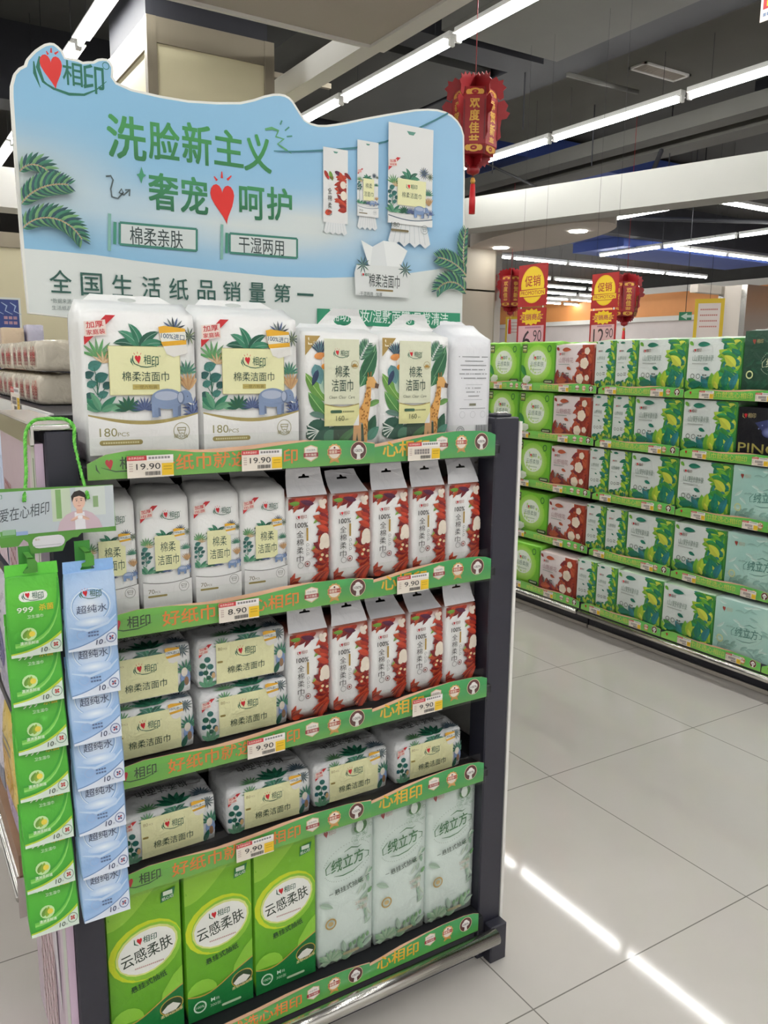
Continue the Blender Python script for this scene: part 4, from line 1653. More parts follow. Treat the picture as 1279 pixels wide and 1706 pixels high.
def strip_mesh(kind):
    m = MB()
    if kind in 'AR':
        L = .545
        top = [(0, .027), (.03, .041), (.07, .0465), (.13, .045), (.2, .042), (.27, .045), (.34, .050), (.39, .051), (.43, .049), (.49, .047), (.545, .040)]
        grn = [(0, .027), (.03, .041), (.07, .0465), (.13, .0445), (.18, .0385), (.23, .036), (.29, .039), (.35, .0445), (.40, .0485), (.43, .049), (.49, .047), (.545, .038)]
        cols = (C('#6fae48'), C('#3f9a58')) if kind == 'A' else (C('#7cc456'), C('#5fbf5e'))
    else:
        L = .305
        top = [(0, .037), (.03, .041), (.08, .049), (.14, .0535), (.2, .056), (.26, .055), (.29, .051), (.305, .045)]
        grn = [(0, .031), (.04, .036), (.09, .044), (.15, .052), (.2, .056), (.26, .055), (.29, .051), (.305, .045)]
        cols = (C('#459c52'), C('#3c9a58'))
    out = [(0, 0)] + [(L, 0)] + top[::-1]
    m.sheet(out, [], .0012, lambda a, b, t: Vector((a, t, b)), C('#dcae8e'))
    a = Art(1.0, 0, 0, True)

    def gc(u, v):
        return mixc(mixc(cols[0], cols[1], min(1, u / L)), C('#7fb648') if kind == 'A' else C('#9acb5a') if kind == 'R' else C('#6aae4a'), max(0, .55 - v / .05))
    n = len(grn)
    pts = grn + [(p[0], .022) for p in grn] + [(p[0], 0.0) for p in grn]
    a.tris(pts, [(i, i + 1, n + i + 1, n + i) for i in range(n - 1)] + [(n + i, n + i + 1, 2 * n + i + 1, 2 * n + i) for i in range(n - 1)], gc)
    if kind == 'A':
        a.up = True
        # logo (drawn with v upward)
        g = C('#2c4a2a')
        a.stroke([(.014, .025), (.015, .017), (.02, .010)], [.0012, .0028, .0006], g)
        b = Art(1.0, 0, 0.026)
        b.z = a.z + .0001
        b.heart(.035, .0, .017, C('#b5252c'))
        b.stroke([(.022, .006), (.045, .0135), (.07, .0135), (.095, .006)], [.0006, .002, .002, .0005], g)
        a.tri += b.tri
        a.z = b.z
        a.text('相印', .072, .026, .040, .021, C('#33402e'), .008)
        a.text('好纸巾就选心相印', .245, .0225, .265, .028, FOIL, .012)
        badges(a, (.405, .455, .508), .026, .0155)
    elif kind == 'R':
        b = Art(1.0, 0, 0.026)
        b.z = a.z + .0001
        b.heart(.035, .0, .016, C('#b5252c'))
        a.tri += b.tri
        a.z = b.z
        a.text('好纸巾就选心相印', .235, .0225, .25, .026, C('#d9cf62'), .0)
        badges(a, (.405, .455, .508), .026, .0145)
    else:
        a.text('心相印', .075, .026, .112, .032, FOIL2, .03)
        badges(a, (.163, .213, .266), .032, .0155)
    m.art(a, lambda u, v, c: Vector((u, -c, v)))
    return m.mesh('promo_strip')


STRIP = {k: strip_mesh(k) for k in 'ABR'}
for k in STRIP:
    STRIP[k].materials.append(M_STRIP)


def add_strip(kind, loc, rot, parent):
    o = bpy.data.objects.new('promo_strip', STRIP[kind])
    o.location = loc
    o.rotation_euler = (0, 0, rot)
    COL.objects.link(o)
    o.parent = parent
    return o


_tags = {}


def tag_mesh(price):
    if price in _tags:
        return _tags[price]
    m = MB()
    w, h = .078, .037
    m.sheet([(-w / 2, 0), (w / 2, 0), (w / 2, h), (-w / 2, h)], [], .001, lambda a, b, t: Vector((a, t, b)), C('#e9e0d2'))
    a = Art(w, -w / 2, h)
    H = h / w
    a.rect(0, 0, .42, .1, C('#c23a3e'))
    a.rect(.42, 0, 1, .12, C('#efeae6'))
    a.text('会员商品标价', .2, .05, .34, .055, C('#f3d8cc'), .01)
    a.lines(.46, .94, .03, .05, 1, .05, C('#8a8686'))
    a.rect(.74, .18, 1, H - .03, C('#e8bf2a'))
    a.lines(.78, .96, .24, .06, 2, .02, C('#b08d1c'))
    if price:
        a.text(price, .45, .235, .46 if len(price) < 5 else .52, .13, C('#2c2a2a'))
    else:
        a.lines(.2, .68, .18, .07, 2, .06, C('#8a8280'))
    rg = random.Random(len(price or 'x'))
    a.lay()
    x = .38
    while x < .7:
        b = rg.uniform(.006, .016)
        a.rect(x, .345, x + b, .43, C('#3a3838'), lay=False)
        x += b + rg.uniform(.006, .012)
    a.lines(.04, .12, .16, .05, 4, .02, C('#b59c94'))
    m.art(a, lambda u, v, c: Vector((u, -c, v)))
    _tags[price] = m.mesh('price_tag')
    _tags[price].materials.append(M_CARD)
    return _tags[price]


def price_tag(price, loc, rot, label, group):
    o = bpy.data.objects.new('price_tag', tag_mesh(price))
    o.location = loc
    o.rotation_euler = (0, 0, rot)
    COL.objects.link(o)
    return tag(o, label, 'price tag', group)


# ================================================================== THE END DISPLAY SHELF
SH = [1.288, 1.012, .733, .524]          # shelf surfaces, top to bottom
SB = [1.266, .991, .712, .504]           # lower edge of each green strip
end = empty('end_display_shelf', (0, 0, 0), 'dark navy end-of-aisle shelf unit with green strips and white packs', 'shelf unit')
for x0, x1 in ((0.0, .052), (.932, 1.0)):
    m = MB()
    m.box(x0, x1, 0, .06, .0, 1.345, bevel=.003, seg=1)
    p = m.build('post', M_NAVY, end)
    m = MB()
    m.box(x0 + .012, x1 - .012, .012, .048, 1.345, 1.352, bevel=.002, seg=1)
    m.build('post_cap', M_NAVY, p)
    m = MB()
    m.box(x0 + .02, x1 - .018, .02, .034, 1.352, 1.3555, bevel=.001, seg=1)
    m.build('clip', M_CHROME, p)
m = MB()
m.box(.0, 1.0, .405, .42, .0, 1.345)
m.build('back_panel', M_DARK, end)
m = MB()
m.box(1.0005, 1.0085, -.001, .42, 0.01, 1.335, C('#e8e6e0'))
m.build('side_panel', M_CARD, end)
# printed pink side panel on the left, with a chrome capping
m = MB()
m.box(-.014, -.001, .012, .42, 0.012, 1.325, C('#d6bcd2'))
a = Art(1.0, 0, 0, True)
a.rect(.015, .012, .05, 1.32, C('#dfe4da'))
a.rect(.028, .9, .036, 1.30, C('#5d9a7c'))
a.rect(.05, .012, .075, 1.32, C('#e6d6e2'))
rg = random.Random(6)
for (u0, u1, v0, v1) in ((.31, .40, 1.02, 1.22), (.16, .34, .03, .36)):
    a.rect(u0, v0, u1, v1, C('#e6cdd6'))
    for i in range(7):
        t = (i + .5) / 7
        a.stroke([(u0, v0 + (v1 - v0) * t), (u1, v0 + (v1 - v0) * min(1, t + .12))], .008, C('#b0607c'))
    for i in range(5):
        t = (i + .5) / 5
        a.stroke([(u0 + (u1 - u0) * t, v0), (u0 + (u1 - u0) * t, v1)], .007, C('#c07a92'))
a.poly([(.1, .2), (.2, .4), (.42, .55), (.42, .9), (.3, .7), (.12, .5)], C('#e9e0ee'))
m.art(a, lambda u, v, c: Vector((-.014 - c, u, v)))
m.build('side_panel', M_STRIP, end)['label'] = 'pink printed side panel with a checked motif'
m = MB()
m.box(-.018, .05, -.0, .45, 1.3465, 1.3565, bevel=.003)
m.box(-.022, -.015, -.0, .45, 1.322, 1.3565, bevel=.002)
m.build('chrome_capping', M_CHROME, end)

for k, (zs, zb_) in enumerate(zip(SH, SB)):
    m = MB()
    m.box(.053, .931, -.02, .4, zs - .02, zs, bevel=.002, seg=1)
    m.box(.931, .9995, .062, .4, zs - .02, zs)
    sh = m.build('shelf', M_DARK, end)
    add_strip('A', (.057, -.0305, zb_), 0, sh)
    add_strip('B', (.602, -.0305, zb_), 0, sh)
    m = MB()
    m.box(.055, .91, -.0365, -.0345, zb_ - .001, zb_ + .034)
    m.box(.055, .91, -.0365, -.022, zb_ - .003, zb_ - .001)
    m.build('price_rail', M_CLEAR, sh)
    m = MB()
    m.box(.06, .905, -.019, -.0165, zs, zs + .045)
    m.build('clear_fence', M_CLEAR, sh)
ZB = .135
m = MB()
m.box(.053, .931, -.02, .4, .10, ZB)
bs = m.build('base_deck', M_DARK, end)
add_strip('A', (.057, -.0305, .113), 0, bs)
add_strip('B', (.602, -.0305, .113), 0, bs)
m = MB()
m.box(.053, .931, .012, .4, 0.0, .10)
m.build('kick_plate', M_NAVY, end)
for x0, x1 in ((.95, 1.0), (.0, .05)):
    m = MB()
    m.box(x0, x1, -.03, -.0005, 0, .10, bevel=.003, seg=1)
    m.build('foot', M_NAVY, end)
m = MB()
m.tube([(0.0, -.055, .098), (.944, -.055, .098)], .0185, n=20)
br = m.build('bumper_rail', M_CHROME, end)

for z, x, pr, lab in ((SB[0], .158, '19.90', 'price tag reading 19.90 under the left pack on the top deck'),
                      (SB[0], .360, '19.90', 'price tag reading 19.90 under the second pack on the top deck'),
                      (SB[1], .310, '8.90', 'price tag reading 8.90 below the four narrow white packs'),
                      (SB[1], .694, '9.90', 'price tag reading 9.90 below the upper row of red flower packs'),
                      (SB[2], .360, '9.90', 'price tag reading 9.90 below the stacked cream-fronted packs'),
                      (SB[2], .738, '9.90', 'price tag reading 9.90 below the lower row of red flower packs'),
                      (SB[3], .333, '9.90', 'price tag reading 9.90 above the bright green packs')):
    price_tag(pr, (x, -.0385, z + .0005), 0, lab, 'price tags on the end display')
# two more sit on the top deck rail at the right: one blank glare-covered card
price_tag(None, (.715, -.0385, SB[0] + .0005), 0, 'price tag catching the light on the right of the top deck strip', 'price tags on the end display')

# ------------------------------------------------------------------ packs on the end display
W180, H180 = .190, .25
t = pack_body(W180, H180, .12, WHITE, art_180(W180, H180), bulge=.004, gable=.022, crumple=.005, seed=1).build('facial_towel_pack', M_FILM)
tag(t, 'x', 'tissue pack')
flap_mesh(.178, .12, .022, H180 + .012, .03, False, seed=3, hole=(.016, .004, .013)).build('carry_handle', M_FILM, t)
P180 = Proto(t)
P180.put((.165, .075, SH[0] + .0005), 'white pack with elephant and cream panel, leftmost on the top deck', 'large white packs on the top deck')
P180.put((.3625, .075, SH[0] + .0005), 'white pack with elephant and cream panel, second from left on the top deck', 'large white packs on the top deck')

W160, H160 = .167, .228
t = pack_body(W160, H160, .12, WHITE, art_160(W160, H160), bulge=.003, gable=.012, crumple=.004, seed=2).build('facial_towel_pack', M_FILM)
tag(t, 'x', 'tissue pack')
flap_mesh(.155, .09, .014, H160 + .006, .035, False, seed=5).build('carry_handle', M_FILM, t)
P160 = Proto(t)
P160.put((.556, .075, SH[0] + .0005), 'white pack with giraffe and toucan, left one of the pair on the top deck', 'giraffe packs on the top deck')
P160.put((.7275, .075, SH[0] + .0005), 'white pack with giraffe and toucan, right one of the pair on the top deck', 'giraffe packs on the top deck')
# packs behind, their handles showing over the front ones
for x, lab, hole, hh in ((.668, 'white pack behind the giraffe packs with a tall holed handle', True, .05), (.848, 'white pack behind the right giraffe pack with a folded handle', False, .045)):
    t = pack_body(W160, H160, .12, WHITE, None, bulge=.003, gable=.016, crumple=.005, seed=x * 10).build('facial_towel_pack', M_FILM)
    tag(t, lab, 'tissue pack', 'second row on the top deck')
    flap_mesh(.15, .06, hh, H160 + .01, -.01, False, seed=x * 7, hole=(.022, .011, hh * .5) if hole else (.014, .006, hh * .6), curl=.01).build('carry_handle', M_FILM, t)
    t.location = (x, .215, SH[0] + .0005)
WB, HB = .10, .226
t = pack_body(WB, HB, .13, C('#e6e7ea'), art_back(WB, HB), bulge=.002, gable=.03, crumple=.002, seed=6).build('facial_towel_pack', M_FILM)
tag(t, 'white pack turned sideways with grey print and bar code, right end of top deck', 'tissue pack')
flap_mesh(.088, .06, .018, HB + .02, .02, False, seed=9, col=C('#e2e3e6')).build('carry_handle', M_FILM, t)
t.location = (.8755, .08, SH[0] + .0005)

W70, H70 = .092, .205
t = pack_body(W70, H70, .11, WHITE, art_70(W70, H70), bulge=.003, gable=.02, crumple=.004, seed=3).build('facial_towel_pack', M_FILM)
tag(t, 'x', 'tissue pack')
flap_mesh(.088, .07, .02, H70 + .01, .035, False, seed=2).build('sealed_end', M_FILM, t)
P70 = Proto(t)
for i, x in enumerate((.101, .1985, .296, .392)):
    P70.put((x, .085, SH[1] + .0005), 'narrow white pack with a cream square, %s from left on the second shelf' % ORD[i], 'narrow white packs on the second shelf')

WR, HR = .0905, .186
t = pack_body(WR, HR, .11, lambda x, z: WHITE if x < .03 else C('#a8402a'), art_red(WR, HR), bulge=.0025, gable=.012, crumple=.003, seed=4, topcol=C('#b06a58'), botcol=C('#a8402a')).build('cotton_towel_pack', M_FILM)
tag(t, 'x', 'tissue pack')
RED_A = t
RED = []
for sd, (ln, hg, cu) in enumerate(((.018, .058, .004), (.045, .042, .006), (.028, .056, -.004))):
    if sd == 0:
        o = RED_A
    else:
        o = RED_A.copy()
        COL.objects.link(o)
    f = flap_mesh(.088, .074 - .004 * sd, hg, HR + .001, ln, True, C('#e9e9ec'), seed=sd + 1, curl=cu).build('hanging_flap', M_FILM, o)
    f.location = (0, -.05, 0)
    RED.append(Proto(o))
for r_, (si, nm) in enumerate(((1, 'second'), (2, 'third'))):
    for i, x in enumerate((.487, .583, .681, .778, .873, .9455)):
        k = [(0, 1, 0, 0, 2, 0), (0, 2, 1, 1, 0, 0)][r_][i]
        ww = x
        lab = 'white pack with red cotton flowers, %s of the row on the %s shelf' % (ORD[i], nm)
        if i == 5:
            ww = .947 - .0
            o6 = RED[k].put((.9585, .127, SH[si] + .0005), 'white pack with red cotton flowers set back beside the right post, %s shelf' % nm, 'red flower packs on the %s shelf' % nm)
            o6.scale = (.80, 1, 1)
            continue
        RED[k].put((ww, .085, SH[si] + .0005), lab, 'red flower packs on the %s shelf' % nm, rotz=[0, .02, -.02, .01, .03][i])

W80, H80, D80 = .183, .0975, .12
t = pack_body(W80, H80, D80, C('#e9eaea'), art_80(W80, H80), art_80top(W80, D80), bulge=.004, r=.007, gable=.006, crumple=.003, seed=5, topcol=C('#d7d8d9'), seg=(16, 12, 6)).build('soft_towel_pack', M_SOFT)
tag(t, 'x', 'tissue pack')
P80 = Proto(t)
for x, nm in ((.150, 'left'), (.346, 'right')):
    for lv, ln in ((0, 'bottom'), (1, 'top')):
        P80.put((x, .09 + .008 * lv, SH[2] + .0005 + lv * (H80 + .0095)), 'soft pack with cream panel, %s of the %s stack on the third shelf' % (ln, nm), 'stacked soft packs on the third shelf')
for i, (x, y) in enumerate(((.187, .09), (.394, .085), (.588, .09), (.79, .085))):
    P80.put((x, y, SH[3] + .0005), 'soft pack with cream panel, %s from left on the fourth shelf' % ORD[i], 'soft packs on the fourth shelf', rotz=[.01, -.02, .0, .01][i])
# pale pack added in place of a whitish reflecting panel behind the fourth shelf
t = pack_body(.06, .12, .1, C('#dfe3e2'), None, bulge=.003, seed=12).build('soft_towel_pack', M_SOFT)
tag(t, 'plain pale pack added at the back of the fourth shelf by the right post', 'tissue pack')
t.location = (.915, .33, SH[3] + .0005)

WG, HG = .1425, .345
t = pack_body(WG, HG, .10, C('#6aae28'), art_tallgreen(WG, HG), bulge=.004, gable=.0, crumple=.002, seed=7, botcol=C('#1f7a3c')).build('hanging_tissue_pack', M_FILM)
tag(t, 'x', 'tissue pack')
PG = Proto(t)
for i, x in enumerate((.129, .278, .425)):
    PG.put((x, .075, ZB + .0005), 'tall bright green pack with a white oval, %s from left on the bottom deck' % ORD[i], 'tall green packs on the bottom deck')
WM, HM = .140, .35
t = pack_body(WM, HM, .10, C('#d6e3dc'), art_tallmint(WM, HM), bulge=.003, gable=.0, crumple=.002, seed=8).build('hanging_tissue_pack', M_FILM)
tag(t, 'x', 'tissue pack')
PM = Proto(t)
for i, x in enumerate((.572, .7165, .8605)):
    PM.put((x, .075, ZB + .0005), 'tall pale mint pack with green script, %s from left on the bottom deck' % ORD[i], 'tall mint packs on the bottom deck')

# ------------------------------------------------------------------ header board
YB = .275


def B(px, py):
    q = at(px, py, 1, YB)
    return (q.x, q.z)


outline_px = [(47, 522), (37, 425), (23, 238), (18, 160), (18, 141), (23, 122), (31, 113), (41, 108), (44, 98), (52, 89), (58, 83), (67, 77), (74, 73), (83, 71), (90, 72), (97, 77), (104, 84), (109, 95), (120, 97),
              (130, 99), (138, 103), (146, 102), (155, 102), (162, 98), (170, 97), (178, 98), (184, 103), (189, 112), (189, 121), (188, 128), (194, 137), (219, 148), (266, 159), (313, 167), (360, 170), (400, 170), (423, 165),
              (440, 159), (455, 156), (466, 156), (475, 158), (482, 162), (488, 168), (501, 189), (508, 199), (518, 205), (530, 208), (544, 208), (560, 206), (577, 203), (610, 196), (643, 190), (692, 182), (712, 181), (728, 182),
              (742, 186), (753, 192), (763, 202), (769, 212), (773, 226), (774, 300), (773, 400), (771, 458), (769, 560), (500, 556), (250, 545)]
outl = [B(*p) for p in outline_px]
hb = MB()
hb.sheet(outl, [], .014, lambda a, b, t: Vector((a, YB + t, b)), C('#e9e9e2'))
A = Art(1.0, 0, 0, True)
A.DZ = .00004
SKY, SKY2, HAZE = C('#88b9d8'), C('#96c2e2'), C('#d2dad8')


def sky(u, v):
    n1 = noise.noise(Vector((u * 3.0, v * 5.0, 1.7)))
    c = mixc(SKY, SKY2, max(0, min(1, (u - .2) * 1.4)))
    band = math.exp(-((v - 1.77 + .03 * math.sin(u * 4)) / .05) ** 2) * max(0, 1 - max(0, u - .62) * 4)
    c = mixc(c, HAZE, max(0, min(1, band * (1.0 + .6 * n1))))
    c = mixc(c, C('#c9cfca'), max(0, 1 - u / .26) * math.exp(-((v - 1.81) / .05) ** 2) * .8)
    c = mixc(c, C('#c3d3d8'), math.exp(-((v - 1.70) / .028) ** 2) * (.5 * max(0, u - .55) * 2))
    return c


# face print clipped to the outline by a fine grid: whole cells inside, the rim stays white like the cut edge
inset = []
ctr = (0.5, 1.7)
for i, p in enumerate(outl):
    a_, b_ = outl[i - 1], outl[(i + 1) % len(outl)]
    dx, dy = b_[0] - a_[0], b_[1] - a_[1]
    l_ = math.hypot(dx, dy)
    inset.append((p[0] - dy / l_ * .0045, p[1] + dx / l_ * .0045))
# orientation check: the inset loop must be the smaller one
def area(lp):
    return sum(lp[i - 1][0] * lp[i][1] - lp[i][0] * lp[i - 1][1] for i in range(len(lp))) / 2


if abs(area(inset)) > abs(area(outl)):
    inset = []
    for i, p in enumerate(outl):
        a_, b_ = outl[i - 1], outl[(i + 1) % len(outl)]
        dx, dy = b_[0] - a_[0], b_[1] - a_[1]
        l_ = math.hypot(dx, dy)
        inset.append((p[0] + dy / l_ * .0045, p[1] - dx / l_ * .0045))
# cut into fine cells so that the printed sky can blend
tmp = Art(1.0, 0, 0, True)
tmp.poly(inset, WHITE)
vv, ff, _ = tmp.mesh(.03)
A.lay()
for f in ff:
    A.tri.append(([vv[i][:2] for i in f], A.z, [sky(vv[i][0], vv[i][1]) for i in f]))
low = [B(*p) for p in [(40, 414), (90, 418), (160, 425), (230, 435), (300, 444), (380, 453), (460, 461), (540, 463), (610, 461), (675, 456), (725, 449), (771, 440), (769, 557), (500, 553), (250, 543), (49, 520)]]
A.poly(low, C('#dde2de'))


def bt(txt, x0, y0, x1, y1, col, bold=0.0, rot=None, shear=0.0):
    """text filling a measured box on the board: (x0, y0) upper left and (x1, y1) lower right of the lettering"""
    l, r = B(x0, (y0 + y1) / 2), B(x1, (y0 + y1) / 2)
    t, b = B((x0 + x1) / 2, y0), B((x0 + x1) / 2, y1)
    A.text(txt, (l[0] + r[0]) / 2, (t[1] + b[1]) / 2, r[0] - l[0], t[1] - b[1], col, bold, rot or 0, shear)


def bs_(pts, w, col):
    A.stroke([B(*p) for p in pts], w, col)


GT, GD = C('#3d8a58'), C('#1f6247')


def tgrad(u, v):
    return mixc(C('#154f3c'), C('#3f8d4e'), max(0, min(1, (v - 1.795) / .10)))


# logo cloud
dk = C('#1f6a55')
bs_([(56, 102), (58, 122), (67, 146)], [.002, .006, .001], dk)
bs_([(66, 94), (63, 112), (72, 136), (90, 150)], [.003, .007, .005, .001], dk)
lg = Art(1.0, 0, 0)
hc = B(85, 113)
lg.y0 = hc[1]
lg.z = A.z + .0001
lg.heart(hc[0], 0, .052, C('#cf2b26'))
A.tri += lg.tri
A.z = lg.z
for a_, b_ in (((80, 91), (77, 85)), ((85, 88), (85, 80)), ((91, 90), (97, 86))):
    bs_([a_, b_], [.004, .0015], C('#cf2b26'))
bt('相', 104, 102, 137, 143, dk, .012)
bt('印', 138, 108, 173, 156, dk, .012)
bs_([(70, 135), (90, 148), (115, 157), (140, 158), (160, 150), (177, 136)], [.001, .004, .005, .004, .002, .001], dk)
A.ring(*B(176, 110), .006, .006, .0012, dk, 12)
# headline
for ch, b_ in (('洗', (178, 193, 243, 266)), ('脸', (247, 203, 299, 268)), ('新', (303, 206, 352, 274)), ('主', (356, 217, 405, 277)), ('义', (406, 224, 452, 287))):
    bt(ch, *b_, tgrad, .028)
for ch, b_ in (('奢', (247, 289, 297, 351)), ('宠', (300, 295, 346, 356)), ('呵', (398, 311, 440, 366)), ('护', (444, 313, 486, 368))):
    bt(ch, *b_, lambda u, v: mixc(C('#1d5a42'), C('#3f8d58'), max(0, min(1, (v - 1.735) / .09))), .028)
hc = B(370, 332)
lg = Art(1.0, 0, hc[1])
lg.z = A.z + .0001
lg.heart(hc[0], 0, .07, C('#cf2b26'))
A.tri += lg.tri
A.z = lg.z
for a_, b_ in (((361, 301), (356, 294)), ((369, 297), (369, 286)), ((378, 300), (385, 293))):
    bs_([a_, b_], [.005, .002], C('#cf2b26'))
# sprout, star, loop arrow
bs_([(441, 216), (452, 214), (463, 218), (459, 228), (472, 232), (462, 240), (476, 250), (485, 256)], [.004, .006, .005, .004, .005, .004, .004, .001], C('#5aa06a'))
for a_, b_ in (((466, 208), (469, 201)), ((474, 218), (481, 212)), ((477, 228), (486, 227))):
    bs_([a_, b_], .003, C('#4a8a7a'))
sx = [B(235, 278), B(239, 290), B(243, 292), B(238, 296), B(235, 306), B(231, 295), B(227, 291), B(232, 289)]
A.poly(sx, C('#3f8f68'))
bs_([(176, 294), (184, 293), (188, 300), (184, 315), (186, 328), (196, 331), (205, 321), (202, 315), (198, 321), (206, 325), (215, 317)], .0028, C('#4c5a5e'))
bs_([(208, 317), (216, 316), (215, 327)], .0028, C('#4c5a5e'))
# two boxed claims
for (x0, y0, x1, y1, sl), txt, tb in (((199, 371, 327, 407, 11), '棉柔亲肤', (216, 381, 304, 411)), ((382, 389, 494, 421, 9), '干湿两用', (397, 397, 472, 424))):
    q = [B(x0, y0), B(x1, y0 + sl), B(x1, y1 + sl), B(x0, y1)]
    A.poly(q, C('#cfd6d4'))
    q.append(q[0])
    for i in range(4):
        A.stroke([q[i], q[i + 1]], .0045, C('#3c7d6c'))
    bt(txt, *tb, C('#2f3f3e'), .004)
for x, y0, y1, c in ((182, 356, 418, '#7fb0a4'), (191, 370, 407, '#3f8a70'), (369, 374, 432, '#7fb0a4'), (377, 388, 422, '#3f8a70')):
    bs_([(x, y0), (x - .5, y1)], .006, C(c))
for ch, x0, y0, x1, y1 in (('全', 82, 450, 119, 488), ('国', 134, 455, 170, 493), ('生', 186, 458, 220, 494), ('活', 236, 461, 267, 497), ('纸', 281, 464, 313, 500), ('品', 328, 467, 358, 500),
                           ('销', 371, 469, 400, 502), ('量', 414, 471, 441, 504), ('第', 455, 473, 483, 504), ('一', 494, 489, 521, 493)):
    bt(ch, x0, y0, x1, y1, C('#2f5a50'), .006)
bt('*数据来源:全国', 84, 498, 135, 506, C('#6f7f7a'))
bt('生活纸品销量', 86, 510, 135, 517, C('#6f7f7a'))
# green caption band
q = [B(527, 514), B(765, 522), B(765, 548), B(527, 541)]
A.tris(q, [(0, 1, 2, 3)], lambda u, v: mixc(C('#a8cfc0'), C('#2e8a66'), max(0, min(1, (u - .56) / .06))))
bt('辅助卸妆/湿敷面膜/日常清洁', 548, 517, 745, 539, C('#e4efe8'), .004)
# clothes line
bs_([(455, 252), (490, 253), (540, 251), (590, 247), (640, 237), (690, 217), (725, 200), (745, 189)], [.002, .003, .004, .004, .004, .004, .004, .004], C('#3f7a84'))


def mini(px0, py0, px1, py1, paint, tail):
    """a printed picture of a pack pegged on the line, with its towel hanging out"""
    l, r = B(px0, (py0 + py1) / 2), B(px1, (py0 + py1) / 2)
    tq, bq = B((px0 + px1) / 2, py0), B((px0 + px1) / 2, py1)
    w, h = r[0] - l[0], tq[1] - bq[1]
    x0, z1 = l[0], tq[1]
    t_ = Art(w, x0, z1)
    t_.DZ = .00003
    t_.z = A.z + .00004
    H = h / w
    n = 8
    if tail:
        pts = [(.12, H - .02), (.88, H - .02)] + [(.98 - .96 * i / n, H + tail * (.9 + .25 * (i % 2))) for i in range(n + 1)]
        t_.poly(pts, C('#dfe2e2'))
        for i in range(1, n):
            t_.stroke([(.12 + .76 * i / n, H), (.02 + .96 * i / n, H + tail * .95)], .012, C('#c3cacc'))
    t_.rect(0, 0, 1, H, C('#e3e4e2'))
    t_.poly([(.4, .1), (.6, .1), (.55, .16), (.45, .16)], C('#5a8f80'))
    paint(t_, H)
    A.tri.extend(t_.tri)
    A.z = t_.z


def paint_red(t_, H):
    rg = random.Random(3)
    R = [C('#a5301f'), C('#c2452b'), C('#8c2420')]
    for i in range(22):
        t_.leaf(.95, .9 + (H - 1.3) * i / 22, PI + rg.uniform(-.6, .6), rg.uniform(.3, .55), .18, R[i % 3], rg.uniform(-.4, .4))
    for i in range(5):
        t_.leaf(.05 + .2 * i, .78, .2 + rg.random(), .35, .14, [R[0], C('#6fa03a'), C('#5a2040'), R[1], R[2]][i])
    t_.ell(.8, 1.2, .12, .13, C('#e9dccd'))
    t_.ell(.82, H * .62, .13, .16, C('#ece1cf'))
    t_.leaf(.06, H - .3, -.3, .3, .2, R[1])
    t_.column('全棉柔巾', .26, 1.35, .16, .2, .05, C('#3a3430'))
    t_.mini_logo(.28, 1.0, .3, C('#8a3a2a'))


def paint_j(cre, txt2, base):
    def f(t_, H):
        jungle(t_, H, cre[1], cre[3])
        t_.rect(*cre, CREAM)
        if txt2:
            t_.text('棉柔', (cre[0] + cre[2]) / 2, cre[1] + (cre[3] - cre[1]) * .32, .32, .2, INK)
            t_.text('洁面巾', (cre[0] + cre[2]) / 2, cre[1] + (cre[3] - cre[1]) * .7, .45, .2, INK)
        else:
            t_.mini_logo((cre[0] + cre[2]) / 2, cre[1] + .12, .26)
            t_.text('棉柔洁面巾', (cre[0] + cre[2]) / 2, cre[1] + .28, .44, .1, INK)
        t_.ribbon(.26, v0=cre[1] - .36)
        t_.elephant(.74, cre[3] + .07, .36)
        cur = [(i / 10, base + .06 * math.sin(PI * i / 10)) for i in range(11)]
        t_.poly(cur + [(1, H), (0, H)], C('#e6e7e5'))
        t_.stroke(cur, .016, C('#44586a'))
        t_.text('180' if not txt2 else '70', .16, base + .16, .18, .08, C('#6a6f66'))
        t_.pill(.06, base + .24, .46, base + .28, C('#7a6f50'))
        t_.face_icon(.82, base + .2, .08, C('#6a7a7a'), None)
    return f


mini(537, 248, 578, 372, paint_red, .35)
mini(593, 236, 628, 362, paint_j((.27, 1.45, .78, 2.3), True, 2.55), .45)
mini(643, 211, 717, 376, paint_j((.2, .95, .84, 1.42), False, 1.62), .35)
# tissue box picture
q = [B(*p) for p in [(597, 401), (616, 412), (634, 402), (655, 405), (674, 419), (662, 446), (610, 444)]]
A.poly(q, C('#e9ecea'))
A.poly([B(*p) for p in [(616, 412), (634, 402), (640, 444), (612, 444)]], C('#dde1e0'))
q = [B(*p) for p in [(590, 441), (672, 446), (679, 462), (676, 497), (588, 492), (586, 455)]]
A.poly(q, C('#dcdfdc'))
for (px, py) in ((600, 442), (670, 450)):
    b_ = B(px, py)
    A.fan(b_[0], b_[1], .02, 0, 2 * PI, 11, [C('#3d5a5a'), C('#5a7a6a')])
bt('棉柔洁面巾', 610, 458, 661, 480, C('#3c4442'), .004)
A.rect(*B(622, 482), *B(650, 487), C('#8a7346'))
b_ = B(604, 458)
lg = Art(1.0, 0, b_[1])
lg.z = A.z
lg.mini_logo(b_[0], 0, .022)
A.tri += lg.tri
A.z = lg.z
bt('·干湿两用  ·加厚', 594, 487, 632, 494, C('#5f6a66'))
# palm fronds at both sides (v runs upward here, so angles are counter-clockwise)
PC = [C('#3f7f62'), C('#24554f'), C('#6fa06a'), C('#2d4f5c')]


def bfrond(p, ang, Lpx, Wm, bend, n=14):
    b_ = B(*p)
    A.frond(b_[0], b_[1], ang, Lpx, Wm, PC, bend, n, C('#b8a07a'), .75, .21)


